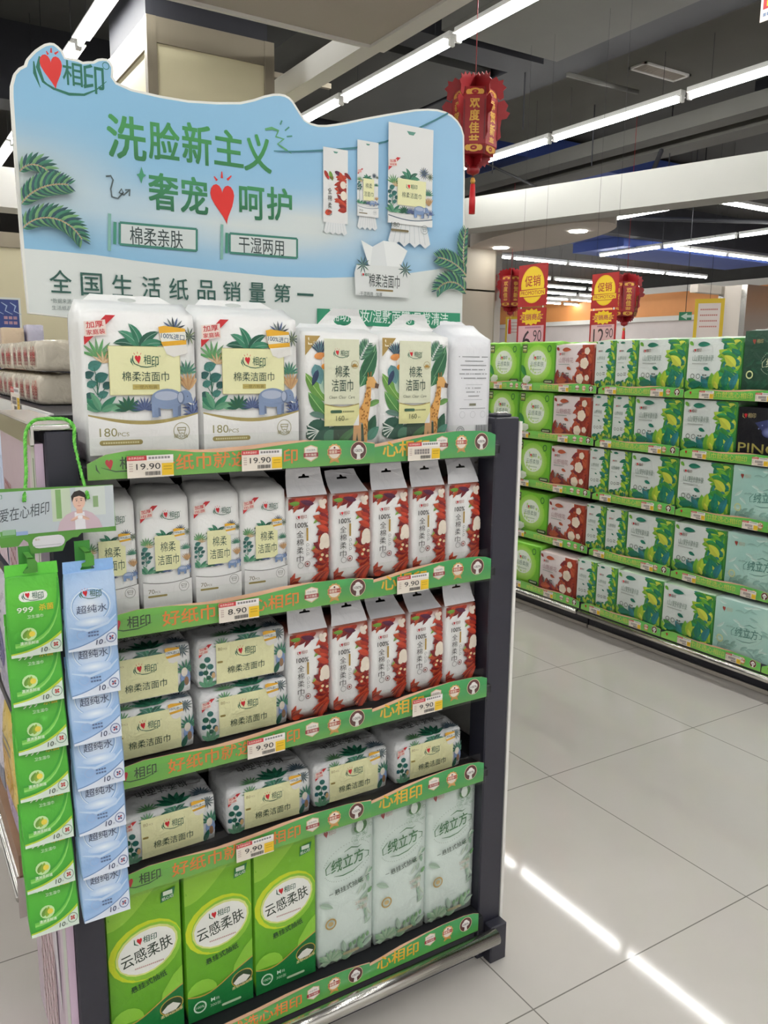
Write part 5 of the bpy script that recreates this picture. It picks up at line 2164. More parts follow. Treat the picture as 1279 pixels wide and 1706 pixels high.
bfrond((31, 288), .95, .068, .032, -2.2, 13)
bfrond((33, 342), .95, .098, .038, -1.0, 19)
bfrond((36, 382), .85, .122, .040, -2.0, 22)
bfrond((772, 462), 2.35, .10, .040, .8, 18)
bfrond((771, 490), 2.2, .105, .040, 1.9, 19)
bfrond((766, 445), 1.68, .085, .034, -.3, 13)
# keep print inside the board
A.clip(0, max(p[0] for p in inset), True)
A.clip(0, min(p[0] for p in inset), False)
hb.art(A, lambda u, v, c: Vector((u, YB - c, v)))
board = hb.build('header_board', M_BOARD)
tag(board, 'large sky-blue cut-out header board with green Chinese headline above the end shelf', 'sign')
for x in (.2, .5):
    m = MB()
    m.box(x, x + .025, YB + .0145, YB + .03, SH[0] + .001, 1.75)
    m.build('support_strut', M_WHITEMETAL, board)

# ------------------------------------------------------------------ hanging card and its strips of wipes
card = empty('hanging_card', (0, 0, 0), 'grey and green card with a printed man hung by green cord on the left post', 'hanging card')
YC = -.065
m = MB()
out = [(-.098, 1.186), (-.086, 1.186), (-.082, 1.176), (-.058, 1.176), (-.050, 1.186), (-.044, 1.181), (-.04, 1.162), (.006, 1.162), (.012, 1.176), (.022, 1.182), (.03, 1.182), (.036, 1.188), (.09, 1.186), (.088, 1.262), (-.098, 1.267)]
m.sheet(out, [], .0012, lambda a, b, t: Vector((a, YC + t, b)), C('#57933c'))
a = Art(1.0, 0, 0, True)
a.rect(-.098, 1.194, .0885, 1.2615, lambda u, v: mixc(C('#b4bec4'), C('#c4ccd0'), max(0, min(1, (u + .1) / .2))), 4, 2)
a.rect(-.006, 1.21, .022, 1.2615, C('#c2d0b8'))
a.rect(.0, 1.214, .008, 1.26, C('#7fa868'))
a.rect(.03, 1.215, .075, 1.2615, C('#ced6d0'))
a.rect(.056, 1.228, .064, 1.246, C('#8aa878'))
a.text('爱在心相印', -.046, 1.229, .072, .020, C('#3d444a'), 0, .12, .2)
a.text('相印', -.086, 1.254, .02, .008, C('#4a8a6a'))
a.stroke([(-.082, 1.196), (-.06, 1.198)], .010, C('#5f9a4c'))
a.rect(-.079, 1.195, -.061, 1.203, C('#8fb894'))
a.rect(-.060, 1.193, -.043, 1.199, C('#93a9d4'))
# printed man: jacket, shirt, neck, face, hair, hands
a.poly([(.0, 1.194), (.004, 1.208), (.014, 1.219), (.025, 1.224), (.044, 1.224), (.054, 1.219), (.064, 1.208), (.069, 1.194)], C('#c9b2bc'))
a.poly([(.027, 1.194), (.027, 1.222), (.042, 1.222), (.043, 1.194)], C('#e6e4e8'))
a.rect(.030, 1.220, .039, 1.230, C('#d8ad98'))
a.ell(.0345, 1.239, .0095, .0125, C('#e3bda9'))
a.poly([(.024, 1.238), (.023, 1.248), (.028, 1.255), (.036, 1.257), (.043, 1.253), (.046, 1.246), (.045, 1.237), (.043, 1.245), (.035, 1.248), (.027, 1.246)], C('#2a2322'))
for u in (.031, .038):
    a.ell(u, 1.2405, .0014, .0008, C('#3a2c2a'), 0, 8)
    a.stroke([(u - .002, 1.2432), (u + .002, 1.2434)], .0007, C('#3a2c2a'))
a.stroke([(.0345, 1.240), (.0340, 1.2365), (.0352, 1.2362)], .0006, C('#c4907c'))
a.stroke([(.032, 1.2325), (.0345, 1.2318), (.037, 1.2325)], .0009, C('#b86a66'))
a.leaf(.02, 1.209, .35, .018, .005, C('#e0b8a4'), .3)
a.leaf(.050, 1.209, PI - .35, .018, .005, C('#e0b8a4'), -.3)
a.ell(.035, 1.214, .004, .003, C('#f0f0f0'), 0, 10)
a.pill(-.038, 1.170, .010, 1.189, C('#e2dfe4'))
a.text('售价:', -.03, 1.184, .008, .003, C('#b08a6a'))
a.stroke([(-.036, 1.174), (.004, 1.174)], .0005, C('#8a8a90'))
m.art(a, lambda u, v, c: Vector((u, YC - c, v)))
m.build('card', M_CARD, card)
m = MB()
for x in (-.047, .036):
    m.sheet([(x - .012, .62), (x + .012, .62), (x + .012, 1.175), (x - .012, 1.175)], [], .001, lambda a, b, t: Vector((a, YC + .0015 + t, b)), C('#3f8a36'))
m.build('backing_strip', M_CARD, card)
for x in (-.047, .036):
    m = MB()
    m.sheet([(x - .011, 1.143), (x + .008, 1.143), (x + .008, 1.158), (x + .003, 1.166), (x - .006, 1.166), (x - .005, 1.150), (x - .011, 1.148)], [], .001, lambda a, b, t: Vector((a, YC - .043 + t, b)), C('#4a8f34'))
    m.box(x - .005, x + .003, YC - .043, YC + .0015, 1.1645, 1.1658, C('#4a8f34'))
    m.build('hook', M_CARD, card)
m = MB()
path = [Vector(p) for p in [(-.0455, -.068, 1.246), (-.045, -.0665, 1.252), (-.038, -.05, 1.285), (-.034, -.03, 1.32), (-.0285, -.012, 1.347), (-.014, .004, 1.3625), (.004, .012, 1.365), (.02, .013, 1.365), (.036, .006, 1.3635), (.0445, -.008, 1.352), (.042, -.02, 1.325), (.045, -.045, 1.28), (.0475, -.0665, 1.25), (.048, -.068, 1.243)]]
fine = []
for i in range(len(path) - 1):
    for k in range(8):
        t = k / 8
        p0_, p1_, p2_, p3_ = path[max(i - 1, 0)], path[i], path[i + 1], path[min(i + 2, len(path) - 1)]
        fine.append(.5 * ((2 * p1_) + (p2_ - p0_) * t + (2 * p0_ - 5 * p1_ + 4 * p2_ - p3_) * t * t + (3 * p1_ - p0_ - 3 * p2_ + p3_) * t ** 3))
fine.append(path[-1])
for s_ in range(3):
    hel = []
    ln = 0
    for i, p in enumerate(fine):
        d = (fine[min(i + 1, len(fine) - 1)] - fine[max(i - 1, 0)]).normalized()
        if i:
            ln += (p - fine[i - 1]).length
        u = d.cross(Vector((0, 1, .3))).normalized()
        v_ = d.cross(u)
        th = ln / .011 * 2 * PI / 1.4 + s_ * 2 * PI / 3
        hel.append(p + (u * math.cos(th) + v_ * math.sin(th)) * .0016)
    m.tube(hel, .0017, [C('#5cb53a'), C('#4aa52e'), C('#6cc24a')][s_], 6)
m.build('cord', M_CARD, card)


def wipe_proto(w, h, art, base, flapcol, seed):
    o = pack_body(w, h, .009, base, art, bulge=.004, r=.003, crumple=.002, seed=seed, seg=(6, 2, 10), cut=.012).build('wet_wipe_pack', M_FILM)
    tag(o, 'x', 'wet wipes')
    n = 6
    outer = [(-w * .5, 0), (w * .5, 0), (w * .49, .018), (-w * .49, .018)]
    m = MB()
    m.sheet(outer, [[(-.012, .0035), (-.012, .0055), (-.006, .0135), (.004, .0135), (.009, .0055), (.009, .0035)]], .0006, lambda a, b, t: Vector((a, -.002 + t + b * .1, h - .001 + b)), flapcol)
    m.build('hanging_flap', M_FILM, o)
    return Proto(o)


WW, WHT = .0755, .128
PWG = wipe_proto(WW, WHT, art_wipegreen(WW, WHT), C('#4fae38'), C('#5cc23c'), 21)
PWB = wipe_proto(WW + .002, WHT, art_wipeblue(WW + .002, WHT), C('#9dbde6'), C('#8db6e8'), 22)
for i in range(7):
    zb_ = 1.0105 - .0795 * i
    yb = -.102
    tl = 0.0 if i == 0 else -.25
    PWG.put((-.047 - .002 * (i % 2), yb, zb_), 'green wet-wipe pack hanging %s down the left strip' % ORD[i], 'hanging green wipe packs', .015 * (i % 3 - 1), tl or -.02)
    PWB.put((.036 + .0015 * (i % 2), yb - .0005, zb_ - .0045), 'pale blue wet-wipe pack hanging %s down the right strip' % ORD[i], 'hanging blue wipe packs', -.015 * ((i + 1) % 3 - 1), tl or -.02)

# ================================================================== RIGHT-HAND WALL OF SHELVES
RX = 3.06                                  # plane of the green strips
RS = [1.345, 1.062, .775, .464]            # shelf surfaces
RB = [1.314, 1.034, .746, .435]            # lower edges of the strips
ROT = -PI / 2
SHN = ['top', 'second', 'third', 'fourth', 'bottom']


def gondola(name, ya, yb, label, strips):
    g = empty(name, (RX, 0, 0), label, 'shelf unit', 'long green shelf run on the right')
    ox = -RX
    m = MB()
    m.box(.50, .53, ya, yb, 0, 1.36)
    m.build('back_panel', M_DARK, g)
    for y in (ya + .012, yb - .012):
        m = MB()
        m.box(.47, .50, y - .012, y + .012, .1, 1.40)
        m.build('post', M_NAVY, g)
    for k in range(4):
        m = MB()
        m.box(.012, .5, ya, yb, RS[k] - .022, RS[k], bevel=.002, seg=1)
        sh = m.build('shelf', M_NAVY, g)
        for yy in strips:
            add_strip('R', (.004, yy, RB[k]), ROT, sh)
        m = MB()
        m.box(-.003, -.001, ya, yb, RB[k] - .001, RB[k] + .026)
        m.build('price_rail', M_CLEAR, sh)
        m = MB()
        m.box(.014, .016, ya + .02, yb - .02, RS[k], RS[k] + .04)
        m.build('clear_fence', M_CLEAR, sh)
    m = MB()
    m.box(-.03, .5, ya, yb, .125, .160, bevel=.002, seg=1)
    b = m.build('base_deck', M_NAVY, g)
    for yy in strips:
        add_strip('R', (-.034, yy, .128), ROT, b)
    m = MB()
    m.box(.045, .5, ya, yb, 0, .125)
    m.build('kick_plate', M_NAVY, g)
    m = MB()
    m.box(.036, .045, ya, yb, .004, .022)
    m.build('floor_trim', M_TAUPE, g)
    m = MB()
    m.tube([(-.045, ya + .004, .109), (-.045, yb - .004, .109)], .015, n=14)
    m.build('bumper_rail', M_CHROME, g)
    return g


gondola('green_shelf_unit', .10, 1.745, 'dark shelf unit with green strips holding leaf-printed packs at right', (1.738, 1.188, .638))
gondola('green_shelf_unit', 1.757, 3.40, 'dark shelf unit with green strips holding bright green and red packs at right', (2.298, 2.848, 3.395))

LEAFC = [C('#3f8f3e'), C('#6fb03a'), C('#1f7a62'), C('#a9c83c'), C('#2f9a5a'), C('#cfd650'), C('#2f7f86')]
REDC = [C('#a8402c'), C('#8f2c22'), C('#c05a3a'), C('#7d2a3a'), C('#b84a34')]
DEP = .15
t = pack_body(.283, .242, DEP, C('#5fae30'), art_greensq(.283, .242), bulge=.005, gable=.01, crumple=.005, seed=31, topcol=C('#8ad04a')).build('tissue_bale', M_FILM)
tag(t, 'x', 'tissue pack')
PA = Proto(t)
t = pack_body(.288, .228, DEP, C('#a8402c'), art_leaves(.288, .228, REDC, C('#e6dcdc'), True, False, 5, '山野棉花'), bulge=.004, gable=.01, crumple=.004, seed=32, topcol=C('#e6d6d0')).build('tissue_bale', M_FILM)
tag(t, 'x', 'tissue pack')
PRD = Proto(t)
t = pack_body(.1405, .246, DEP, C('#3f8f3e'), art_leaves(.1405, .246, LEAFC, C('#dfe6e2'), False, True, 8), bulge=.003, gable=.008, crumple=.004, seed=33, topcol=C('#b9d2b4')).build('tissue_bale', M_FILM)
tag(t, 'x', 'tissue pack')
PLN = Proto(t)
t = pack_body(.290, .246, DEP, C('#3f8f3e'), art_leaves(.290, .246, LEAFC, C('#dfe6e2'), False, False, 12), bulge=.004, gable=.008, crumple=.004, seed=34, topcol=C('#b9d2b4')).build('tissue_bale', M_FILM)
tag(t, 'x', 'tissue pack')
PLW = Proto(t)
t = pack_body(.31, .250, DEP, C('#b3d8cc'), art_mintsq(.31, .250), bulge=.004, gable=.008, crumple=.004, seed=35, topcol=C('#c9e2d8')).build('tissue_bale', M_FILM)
tag(t, 'x', 'tissue pack')
PMT = Proto(t)
t = pack_body(.31, .275, DEP, C('#28503c'), art_mintsq(.31, .275, True), bulge=.004, gable=.008, crumple=.004, seed=36).build('tissue_bale', M_FILM)
tag(t, 'x', 'tissue pack')
PDK = Proto(t)
t = pack_body(.31, .225, DEP, C('#15161d'), art_pino(.31, .225), bulge=.003, gable=.0, crumple=.003, seed=37).build('tissue_bale', M_FILM)
tag(t, 'x', 'tissue pack')
PPN = Proto(t)
for k in range(5):
    z = (RS[k] if k < 4 else .160) + .0006
    x = RX + (.105 if k < 4 else .058)
    sn = SHN[k]
    for j, yc in enumerate((2.247, 2.547, 2.842)):
        PA.put((x, yc, z), 'bright green bale, %s from the red bale on the %s shelf of the right run' % (ORD[j], sn), 'bright green bales on the %s shelf' % sn, ROT)
    PRD.put((x, 1.952, z), 'white and red flower bale on the %s shelf of the right run' % sn, 'red flower bales of the right run', ROT)
    for j, yc in enumerate((1.724, 1.579)):
        PLN.put((x, yc, z), 'slim leaf-printed bale, %s from the red bale, %s shelf of the right run' % (ORD[j], sn), 'slim leaf bales of the right run', ROT)
    for j, yc in enumerate((1.3555, 1.0585)):
        PLW.put((x, yc, z), 'wide leaf-printed bale, %s from the slim ones, %s shelf of the right run' % (ORD[j], sn), 'wide leaf bales of the right run', ROT)
    if k == 0:
        PDK.put((x, .752, z), 'dark green bale at the right end of the top shelf of the right run', None, ROT)
    elif k == 1:
        PPN.put((x, .752, z), 'black bale with gold lettering, right end of the second shelf of the right run', None, ROT)
    else:
        PMT.put((x, .752, z), 'pale mint bale at the right end of the %s shelf of the right run' % sn, 'mint bales of the right run', ROT)
# second row showing above the top shelf
for j, (yc, lab) in enumerate(((2.02, 'bright green bale behind the red bale on the top shelf'), (2.32, 'bright green bale in the back row behind the green ones on the top shelf'))):
    PA.put((RX + .29, yc, RS[0] + .0006), lab, 'bright green bales on the top shelf', ROT)
PLN.put((RX + .285, 1.66, RS[0] + .0006), 'slim leaf-printed bale in the back row of the top shelf', 'slim leaf bales of the right run', ROT)

nm = {0: ((2.56, 'under the second green bale'), (2.29, 'under the first green bale'), (1.99, 'under the red bale'), (1.645, 'under the slim leaf bales'), (1.345, 'under the first wide leaf bale'), (1.06, 'under the second wide leaf bale'), (.77, 'under the end bale'))}
for k in range(5):
    zb_ = RB[k] if k < 4 else .128
    x = RX - (.0046 if k < 4 else .036)
    for j, (y, w_) in enumerate(nm[0]):
        if k > 0 and j == 0:
            continue
        yy = y + [.0, .012, -.008, .014, -.01][k] * (1 if j % 2 else -1)
        price_tag(None, (x, yy, zb_ + .001), ROT, 'price tag %s on the %s shelf of the right run' % (w_, SHN[k]), 'price tags of the right run')

# ------------------------------------------------------------------ hanging promotion signs
YEL, SRED = C('#e8c020'), C('#a5181d')


def promo(px, py_top, price, cents, label, xs=3.45):
    l, r = at(px[0], py_top, 0, xs), at(px[1], py_top + 4, 0, xs)
    w = abs(l.y - r.y)
    ztop = (l.z + r.z) / 2
    yc = (l.y + r.y) / 2
    t = empty('promotion_sign', (xs, yc, 0), label, 'hanging sign', 'promotion signs over the right shelves', ROT)
    H1 = w * .96
    for nm_, zt, hh in (('upper_panel', ztop, H1), ('lower_panel', ztop - H1 - .012, w * 1.42)):
        m = MB()
        m.sheet([(-w / 2, zt - hh), (w / 2, zt - hh), (w / 2, zt), (-w / 2, zt)], [], .003, lambda a, b, q: Vector((a, q, b)), SRED)
        a = Art(w, -w / 2, zt)
        if nm_ == 'upper_panel':
            a.ell(.5, .47, .40, .42, YEL, 0, 32)
            a.ell(.5, .47, .37, .39, C('#eecb2e'), 0, 32)
            a.text('促销', .5, .38, .54, .25, C('#a8282a'), .02)
            a.rect(.06, .565, .94, .59, C('#a8282a'))
            a.poly([(.06, .59), (.94, .575), (.94, .71), (.06, .725)], C('#eecb2e'))
            a.text('PROMOTION', .5, .65, .8, .09, C('#a8282a'), .02)
            a.rect(.1, .73, .9, .745, C('#a8282a'))
        else:
            n = 28
            a.poly([(.5 + (.42 if i % 2 else .34) * math.cos(2 * PI * i / n), .2 + (.20 if i % 2 else .155) * math.sin(2 * PI * i / n)) for i in range(n)], YEL)
            a.text('促销商品', .5, .2, .78, .15, C('#a32a4c'), .03)
            a.rect(.06, .40, .94, 1.36, C('#d9a9b6'))
            a.lines(.3, .85, .425, .1, 1, .04, C('#a86a8a'))
            a.text(price, .36 if len(price) == 1 else .36, .73, .28 if len(price) == 1 else .40, .44, C('#3a2430'), 0)
            a.text(cents, .73 if len(price) == 1 else .76, .64, .28, .26, C('#3a2430'), -.005)
            a.lines(.3, .8, 1.2, .07, 2, .03, C('#8a6a7a'))
        m.art(a, lambda u, v, c: Vector((u, -c, v)))
        m.build(nm_, M_CARD, t)
    m = MB()
    for s_ in (-.38, .38):
        m.tube([(s_ * w, .0015, ztop - .002), (s_ * w, .0015, 3.5)], .0007, n=5)
    m.build('hanging_line', M_BLACK, t)
    for s_ in (-.38, .38):
        m = MB()
        m.box(s_ * w - .004, s_ * w + .004, -.0, .003, ztop - H1 - .0125, ztop - H1 + .0005)
        m.build('link', M_WHITEMETAL, t)


promo((865, 913), 438, '6', '90', 'red promotion sign with yellow disc priced 6.90, hung over the green bales')
promo((987, 1031), 453, '12', '90', 'red promotion sign with yellow disc hung behind the slim leaf bales')

# small yellow-framed signs standing further off
for px, py, w, h, lab in ((854, 547, .22, .32, 'small yellow-edged sign behind the left promotion sign'), (1180, 531, .30, .42, 'yellow-framed white sign above the wide leaf bales')):
    q = at(px, py, 0, 7.5)
    m = MB()
    m.sheet([(-w / 2, -h * .72), (w / 2, -h * .72), (w / 2, h * .5), (-w / 2, h * .5)], [], .006, lambda a, b, t: Vector((a, t, b)), C('#e6c42a'))
    a = Art(w, -w / 2, h * .5)
    a.rect(.12, .16, .88, 1.6, C('#efe3dc'))
    a.lines(.2, .8, .35, .2, 4, .05, C('#d08a80'))
    m.art(a, lambda u, v, c: Vector((u, -c, v)))
    o = m.build('price_sign', M_CARD)
    o.location = q
    o.rotation_euler = (0, 0, ROT + .5)
    tag(o, lab, 'hanging sign')
    m = MB()
    m.tube([(0, .003, h * .5 - .004), (0, .003, 3.905 - q.z)], .002, n=5)
    m.build('hanging_line', M_BLACK, o)
q = at(1141, 527, 0, 8.0)
m = MB()
m.sheet([(-.07, -.045), (.07, -.045), (.07, .05), (-.07, .05)], [], .02, lambda a, b, t: Vector((a, t, b)), C('#2c8a62'))
a = Art(1, 0, 0, True)
a.poly([(-.05, 0), (.02, .04), (.02, .015), (.07, .015), (.07, -.015), (.02, -.015), (.02, -.04)], C('#cfe6da'))
m.art(a, lambda u, v, c: Vector((u, -c, v)))
o = m.build('exit_sign', M_CARD)
o.location = q
o.rotation_euler = (0, 0, ROT + .5)
tag(o, 'small green exit sign beside the yellow-framed sign', 'sign')
m = MB()
m.tube([(0, .01, .046), (0, .01, 3.905 - q.z)], .004, n=5)
m.build('hanging_line', M_BLACK, o)

# poster at the top right corner
q = at(1277, 10, 0, 3.35)
t = empty('hanging_poster', (3.35, q.y, 0), 'red poster with a white border hanging at the top right corner', 'hanging sign', None, ROT)
m = MB()
zt = at(1268, 37, 0, 3.35).z
m.sheet([(-.03, zt), (.35, zt), (.35, zt + .5), (-.03, zt + .5)], [], .003, lambda a, b, t_: Vector((a, t_, b)), C('#d9cfc8'))
a = Art(1, 0, 0, True)
a.rect(-.018, zt + .05, .338, zt + .49, SRED)
for i in range(3):
    a.rect(.0, zt + .06 + i * .05, .03, zt + .1 + i * .05, YEL)
a.lines(-.015, .3, zt + .02, .02, 1, .014, C('#6a7a9a'))
m.art(a, lambda u, v, c: Vector((u, -c, v)))
m.build('panel', M_CARD, t)
m = MB()
m.tube([(.0, .0015, zt + .49), (.0, .0015, 3.9)], .0015, n=5)
m.build('hanging_line', M_WHITEMETAL, t)

# ------------------------------------------------------------------ red lanterns
LR, LR2, GOLD = C('#8c1219'), C('#6a0e14'), C('#c99a44', .4)
M_LANT = printed('lantern_paper', 0.45, 0.1, 30)


def lantern(loc, s, label, rz=0.0, words=('恭贺新春', '欢度佳节')):
    t = empty('red_lantern', loc, label, 'lantern', 'festive red lanterns', rz)
    R, H = .115 * s, .30 * s
    m = MB()
    n = 6
    pts = [(R * math.cos(PI / n + 2 * PI * i / n), R * math.sin(PI / n + 2 * PI * i / n)) for i in range(n)]
    prof = [(.82, -H / 2), (.97, -H * .36), (1, 0), (.97, H * .36), (.84, H / 2)]
    verts, faces = [], []
    for k, z in prof:
        verts += [Vector((x * k, y * k, z)) for x, y in pts]
    for j in range(len(prof) - 1):
        for i in range(n):
            faces.append([j * n + i, j * n + (i + 1) % n, (j + 1) * n + (i + 1) % n, (j + 1) * n + i])
    faces += [list(range(n))[::-1], [(len(prof) - 1) * n + i for i in range(n)]]
    m.add(verts, faces, LR)
    ap = R * math.cos(PI / n)
    fw = R * .9
    for i in range(n):
        th = 2 * PI * i / n
        a = Art(1, 0, 0, True)
        a.rect(-fw * .5, -H * .5, -fw * .44, H * .5, LR2)
        a.rect(fw * .44, -H * .5, fw * .5, H * .5, LR2)
        w = words[i % 2]
        for j, ch in enumerate(w):
            a.text(ch, 0, H * (.25 - .19 * j), fw * .46, H * .17, GOLD, .05)
        for zz in (H * .41, -H * .42):
            a.ell(0, zz, fw * .3, H * .06, GOLD)
            a.ell(0, zz, fw * .16, H * .035, LR)
            for d in (-1, 1):
                a.ell(d * fw * .28, zz, fw * .13, H * .045, GOLD)
        c, d = math.cos(th), math.sin(th)

        def put(u, v, cc, c=c, d=d):
            k = 1 - .12 * (abs(v) / (H / 2)) ** 2.2
            rr = ap * k + .0012 + cc
            return Vector((rr * c - u * d, rr * d + u * c, v))
        m.art(a, put, H * .14)
    m.build('lantern_body', M_LANT, t)
    # carved crowns above and below
    for nm_, z, sg, sc in (('upper_crown', H * .5, 1, .78), ('lower_crown', -H * .5, -1, .55)):
        m = MB()
        for i in range(n):
            th = PI / n + 2 * PI * i / n
            c, d = math.cos(th), math.sin(th)
            o_ = [(0, -.01), (.10, -.045), (.13, -.03), (.15, -.055), (.175, -.04), (.17, 0), (.19, .02), (.165, .04), (.17, .065), (.14, .06), (.125, .085), (.10, .07), (.075, .095), (.05, .075), (.03, .105), (0, .09)]
            m.sheet([(u * s * sc * (1 if sg > 0 else .8), v * s * sc) for u, v in o_], [], .003 * s,
                    lambda a, b, q, c=c, d=d: Vector(((a + .002) * c - (q - .0015 * s) * d, (a + .002) * d + (q - .0015 * s) * c, z + sg * b)), LR)
        m.build(nm_, M_LANT, t)
    # side scrolls
    for i in range(n):
        m = MB()
        th = PI / n + 2 * PI * i / n
        c, d = math.cos(th), math.sin(th)
        o_ = [(0, .1), (.03, .11), (.05, .085), (.04, .06), (.06, .05), (.045, .025), (.02, .02), (.015, -.02), (.02, -.06), (0, -.08)]
        m.sheet([(u * s + R * .96, v * s) for u, v in o_], [], .003 * s, lambda a, b, q, c=c, d=d: Vector((a * c - (q - .0015 * s) * d, a * d + (q - .0015 * s) * c, b)), LR)
        m.build('side_scroll', M_LANT, t)
    m = MB()
    m.tube([(0, 0, -H * .5), (0, 0, -H * .5 - .09 * s)], .003 * s, LR, 6)
    m.lathe([(.004 * s, 0), (.03 * s, .012 * s), (.034 * s, .03 * s), (.012 * s, .045 * s)], LR, 12, (0, 0, -H * .5 - .085 * s))
    m.lathe([(.008 * s, 0), (.013 * s, .015 * s), (.008 * s, .03 * s)], GOLD, 10, (0, 0, -H * .5 - .125 * s))
    m.lathe([(.015 * s, 0), (.016 * s, .06 * s), (.012 * s, .14 * s)], C('#c01a1e'), 14, (0, 0, -H * .5 - .265 * s))
    m.build('tassel', M_LANT, t)
    m = MB()
    m.tube([(0, 0, H * .5), (0, 0, 3.6 - loc[2])], .0022, LR, 6)
    m.build('hanging_cord', M_LANT, t)
    return t


yL = 2.0
c0 = at(790, 208, 1, yL)
lantern((c0.x, c0.y, c0.z), 1.0, 'large red paper lantern with gold characters hanging beside the header board', math.radians(-68))
q = at(851, 486, 0, 6.0)
lantern((q.x, q.y, q.z), 1.12, 'small red lantern hanging left of the 6.90 promotion sign', .3)
q = at(1042, 499, 0, 5.6)
lantern((q.x, q.y, q.z), 1.0, 'small red lantern hanging right of the second promotion sign', 1.0)

# ================================================================== LEFT SIDE: THE AISLE SHELF BEHIND
gl = empty('aisle_shelf', (.45, .45, 0), 'aisle shelf unit running back behind the end display on the left', 'shelf unit')


def glpart(name, mat, boxes, bevel=0, parent=gl):
    m = MB()
    for b in boxes:
        m.box(b[0] - .45, b[1] - .45, b[2] - .45, b[3] - .45, b[4], b[5], b[6] if len(b) > 6 else WHITE, bevel)
    return m.build(name, mat, parent)


glpart('back_panel', M_DARK, [(.49, .51, .46, 3.2, 0, 1.42)])
top = glpart('shelf', M_NAVY, [(.10, .90, .46, 3.2, 1.315, 1.335)])
glpart('price_rail', M_WHITEMETAL, [(.092, .10, .47, 3.2, 1.305, 1.345)], 0, top)
glpart('shelf', M_NAVY, [(-.02, .49, .46, 3.2, .66, .68)])
glpart('shelf', M_NAVY, [(-.01, .49, .46, 3.2, .985, 1.005)])
glpart('base_deck', M_WOOD, [(-.035, .49, .46, 3.2, .29, .35)])
glpart('kick_plate', M_TAUPE, [(.03, .49, .46, 3.2, 0, .27)])
m = MB()
for z, r in ((.245, .012), (.285, .006)):
    m.tube([(-.035 - .45, .01, z), (-.035 - .45, 2.7, z)], r, n=12)
m.build('bumper_rail', M_CHROME, gl)
glpart('end_plate', M_CHROME, [(-.042, .0, .452, .46, .20, .30)])

# cream bales on top
def art_cream(w, h):
    a = Art(w, -w / 2, h)
    H = h / w
    for k in range(4):
        u = .08 + k * .25
        for j in range(2):
            a.text('心', u + .03 + j * .075, H * .35, .062, .06, C('#c43a44'), .03)
            a.text('相', u + .03 + j * .075, H * .53, .062, .06, C('#b8343f'), .03)
            a.text('印', u + .03 + j * .075, H * .7, .062, .06, C('#9a2f38'), .03)
    return a


t = pack_body(.44, .083, .15, C('#dfd6c4'), art_cream(.44, .083), bulge=.006, r=.010, crumple=.009, seed=41, seg=(16, 6, 6)).build('tissue_bale', M_SOFT)
tag(t, 'x', 'tissue pack')
PC_ = Proto(t)
for lv, ln in ((0, 'lower'), (1, 'upper')):
    for j, yc in enumerate((1.225, 1.68, 2.13)):
        PC_.put((.235 - .005 * lv, yc - .03 * lv, 1.3355 + lv * .0925), 'cream bale with red lettering, %s row, %s from the end display' % (ln, ORD[j]), 'cream bales on the aisle shelf', ROT)
for x, y, z, w, d, h, col, lab, art_ in ((.345, 1.04, 1.3355, .055, .1, .205, '#c3a9cf', 'lilac pack standing behind the cream bales', None),
                                        (.41, 1.06, 1.3355, .06, .1, .19, '#d8ccd8', 'pale lilac pack beside the lilac one behind the white packs', None),
                                        (.30, 2.46, 1.3355, .09, .1, .255, '#d8c2a6', 'beige and red pack standing at the back above the cream bales', 1),
                                        (.39, 2.47, 1.3355, .07, .1, .27, '#c9c6d8', 'grey-lilac pack standing at the back above the cream bales', None)):
    a = None
    if art_:
        a = Art(w, -w / 2, h)
        a.rect(.05, 1.6, .95, 2.0, C('#b8402c'))
        a.rect(.05, 2.0, .95, 2.15, C('#e0963a'))
        a.rect(.05, 1.45, .95, 1.6, C('#4a3a34'))
    o = pack_body(w, h, d, C(col), a, bulge=.002, seed=x * 31).build('tissue_pack', M_SOFT)
    o.location = (x, y, z)
    tag(o, lab, 'tissue pack')
q = at(27, 688, 0, .089)
o = price_tag(None, (.0885, q.y, q.z), ROT, 'yellow price tag on the top rail of the aisle shelf at left', None)
o.scale = (1.9, 1, 1.8)
# dark blue glossy poster on the pale wall
q0, q1 = at(0, 495, 1, 4.2), at(38, 562, 1, 4.2)
m = MB()
w = .8
m.sheet([(q1.x - w, q1.z - .3), (q1.x, q1.z - .3), (q1.x, q0.z), (q1.x - w, q0.z)], [], .02, lambda a, b, t: Vector((a, 4.2 + t, b)), C('#2a3f86'))
a = Art(1, 0, 0, True)
a.frame(q1.x - w, q1.z - .3, q1.x, q0.z, .012, C('#d9ddd8'))
for k in range(3):
    a.stroke([(q1.x - .16 + .05 * k, q0.z - .03), (q1.x - .13 + .05 * k, q0.z - .05), (q1.x - .14 + .05 * k, q0.z - .08), (q1.x - .10 + .05 * k, q0.z - .10)], [.004, .009, .007, .003], C('#9fb2d6'))
a.lines(q1.x - .10, q1.x - .02, q0.z - .16, .03, 2, .018, C('#b08aa0'))
a.rect(q1.x - .14, q0.z - .26, q1.x - .03, q0.z - .235, C('#c9d08a'))
m.art(a, lambda u, v, c: Vector((u, 4.2 - c, v)))
o = m.build('poster_stand', M_STRIP)
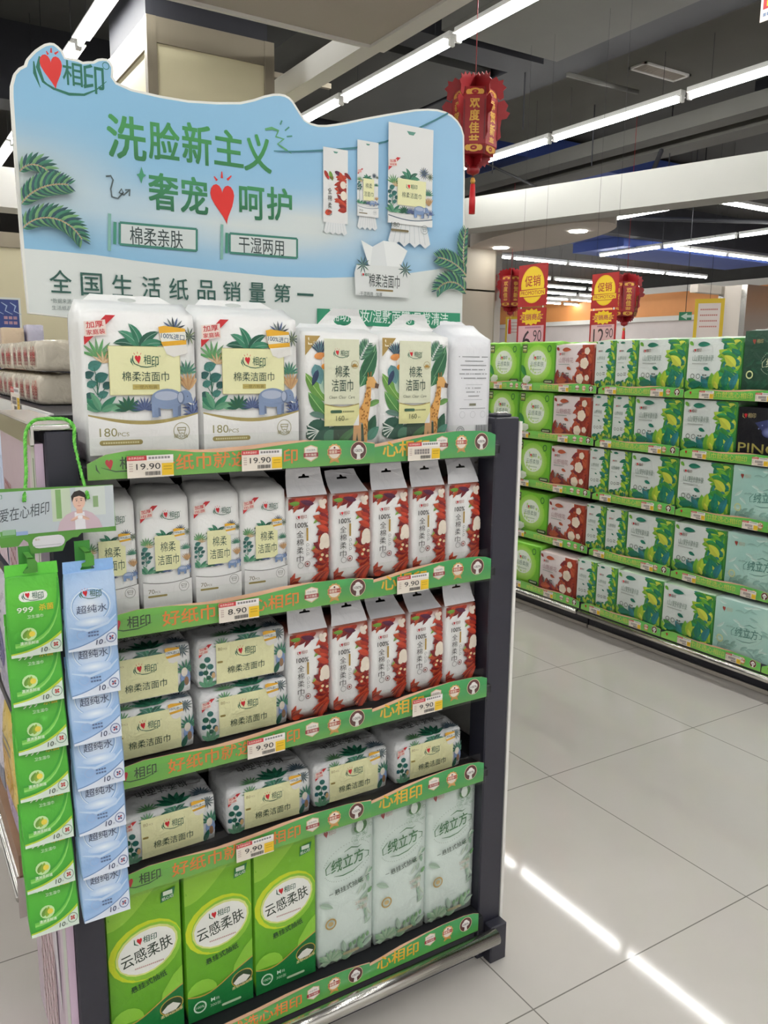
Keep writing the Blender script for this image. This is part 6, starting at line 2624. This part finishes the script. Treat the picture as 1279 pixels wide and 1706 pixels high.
tag(o, 'dark blue glossy poster at the far left above the cream bales', 'sign')
m = MB()
m.box(q1.x - .1, q1.x - .07, 4.221, 4.245, 0, q0.z - .05)
m.box(q1.x - .25, q1.x + .1, 4.15, 4.35, 0, .02)
m.build('stand', M_NAVY, o)

# bags crowding the left face of the aisle shelf
rg = random.Random(8)


def art_bag(w, h, c1, c2):
    a = Art(w, -w / 2, h)
    H = h / w
    a.ell(.5, H * .5, .34, .3, c1, .3, 16)
    a.poly([(.05, H * .72), (.5, H * .62), (.95, H * .75), (.95, H * .95), (.05, H * .95)], c2)
    a.lines(.2, .8, H * .2, .09, 2, .03, C('#8a8f9a'))
    return a


for (y, z, w, h, x, base, c1, c2, lab) in (
        (.60, .3505, .22, .285, -.015, '#e6c86a', '#d9a83a', '#b9a0c4', 'yellow and lilac bag on the base of the aisle shelf nearest the end display'),
        (.85, .3505, .22, .285, -.015, '#d9d3de', '#cdb4cc', '#8f93a6', 'pale lilac bag on the base of the aisle shelf, second from the end display'),
        (1.10, .3505, .22, .285, -.015, '#e4e0e6', '#c49aa0', '#a9a0b8', 'white and rose bag on the base of the aisle shelf, third from the end display'),
        (.60, .6805, .22, .285, -.012, '#cfcbd6', '#5a5490', '#b4b0c6', 'silvery bag on the middle of the aisle shelf nearest the end display'),
        (.85, .6805, .22, .285, -.012, '#e8d48a', '#e0a83c', '#c9a0b0', 'yellow bag on the middle of the aisle shelf, second from the end display'),
        (.60, 1.0055, .22, .285, .0, '#c4d0e6', '#a8bce0', '#dcc4d2', 'pale blue bag under the top of the aisle shelf nearest the end display'),
        (.85, 1.0055, .22, .285, .0, '#e6d4e0', '#d8a8c4', '#b4c4de', 'pink bag under the top of the aisle shelf, second from the end display')):
    o = pack_body(w, h, .1, C(base), art_bag(w, h, C(c1), C(c2)), bulge=.012, r=.012, gable=.006, crumple=.008, seed=y * 10 + z).build('tissue_bag', M_SOFT)
    o.location = (x + .045, y, z)
    o.rotation_euler = (0, 0, ROT)
    tag(o, lab, 'bag', 'bags on the aisle shelf')
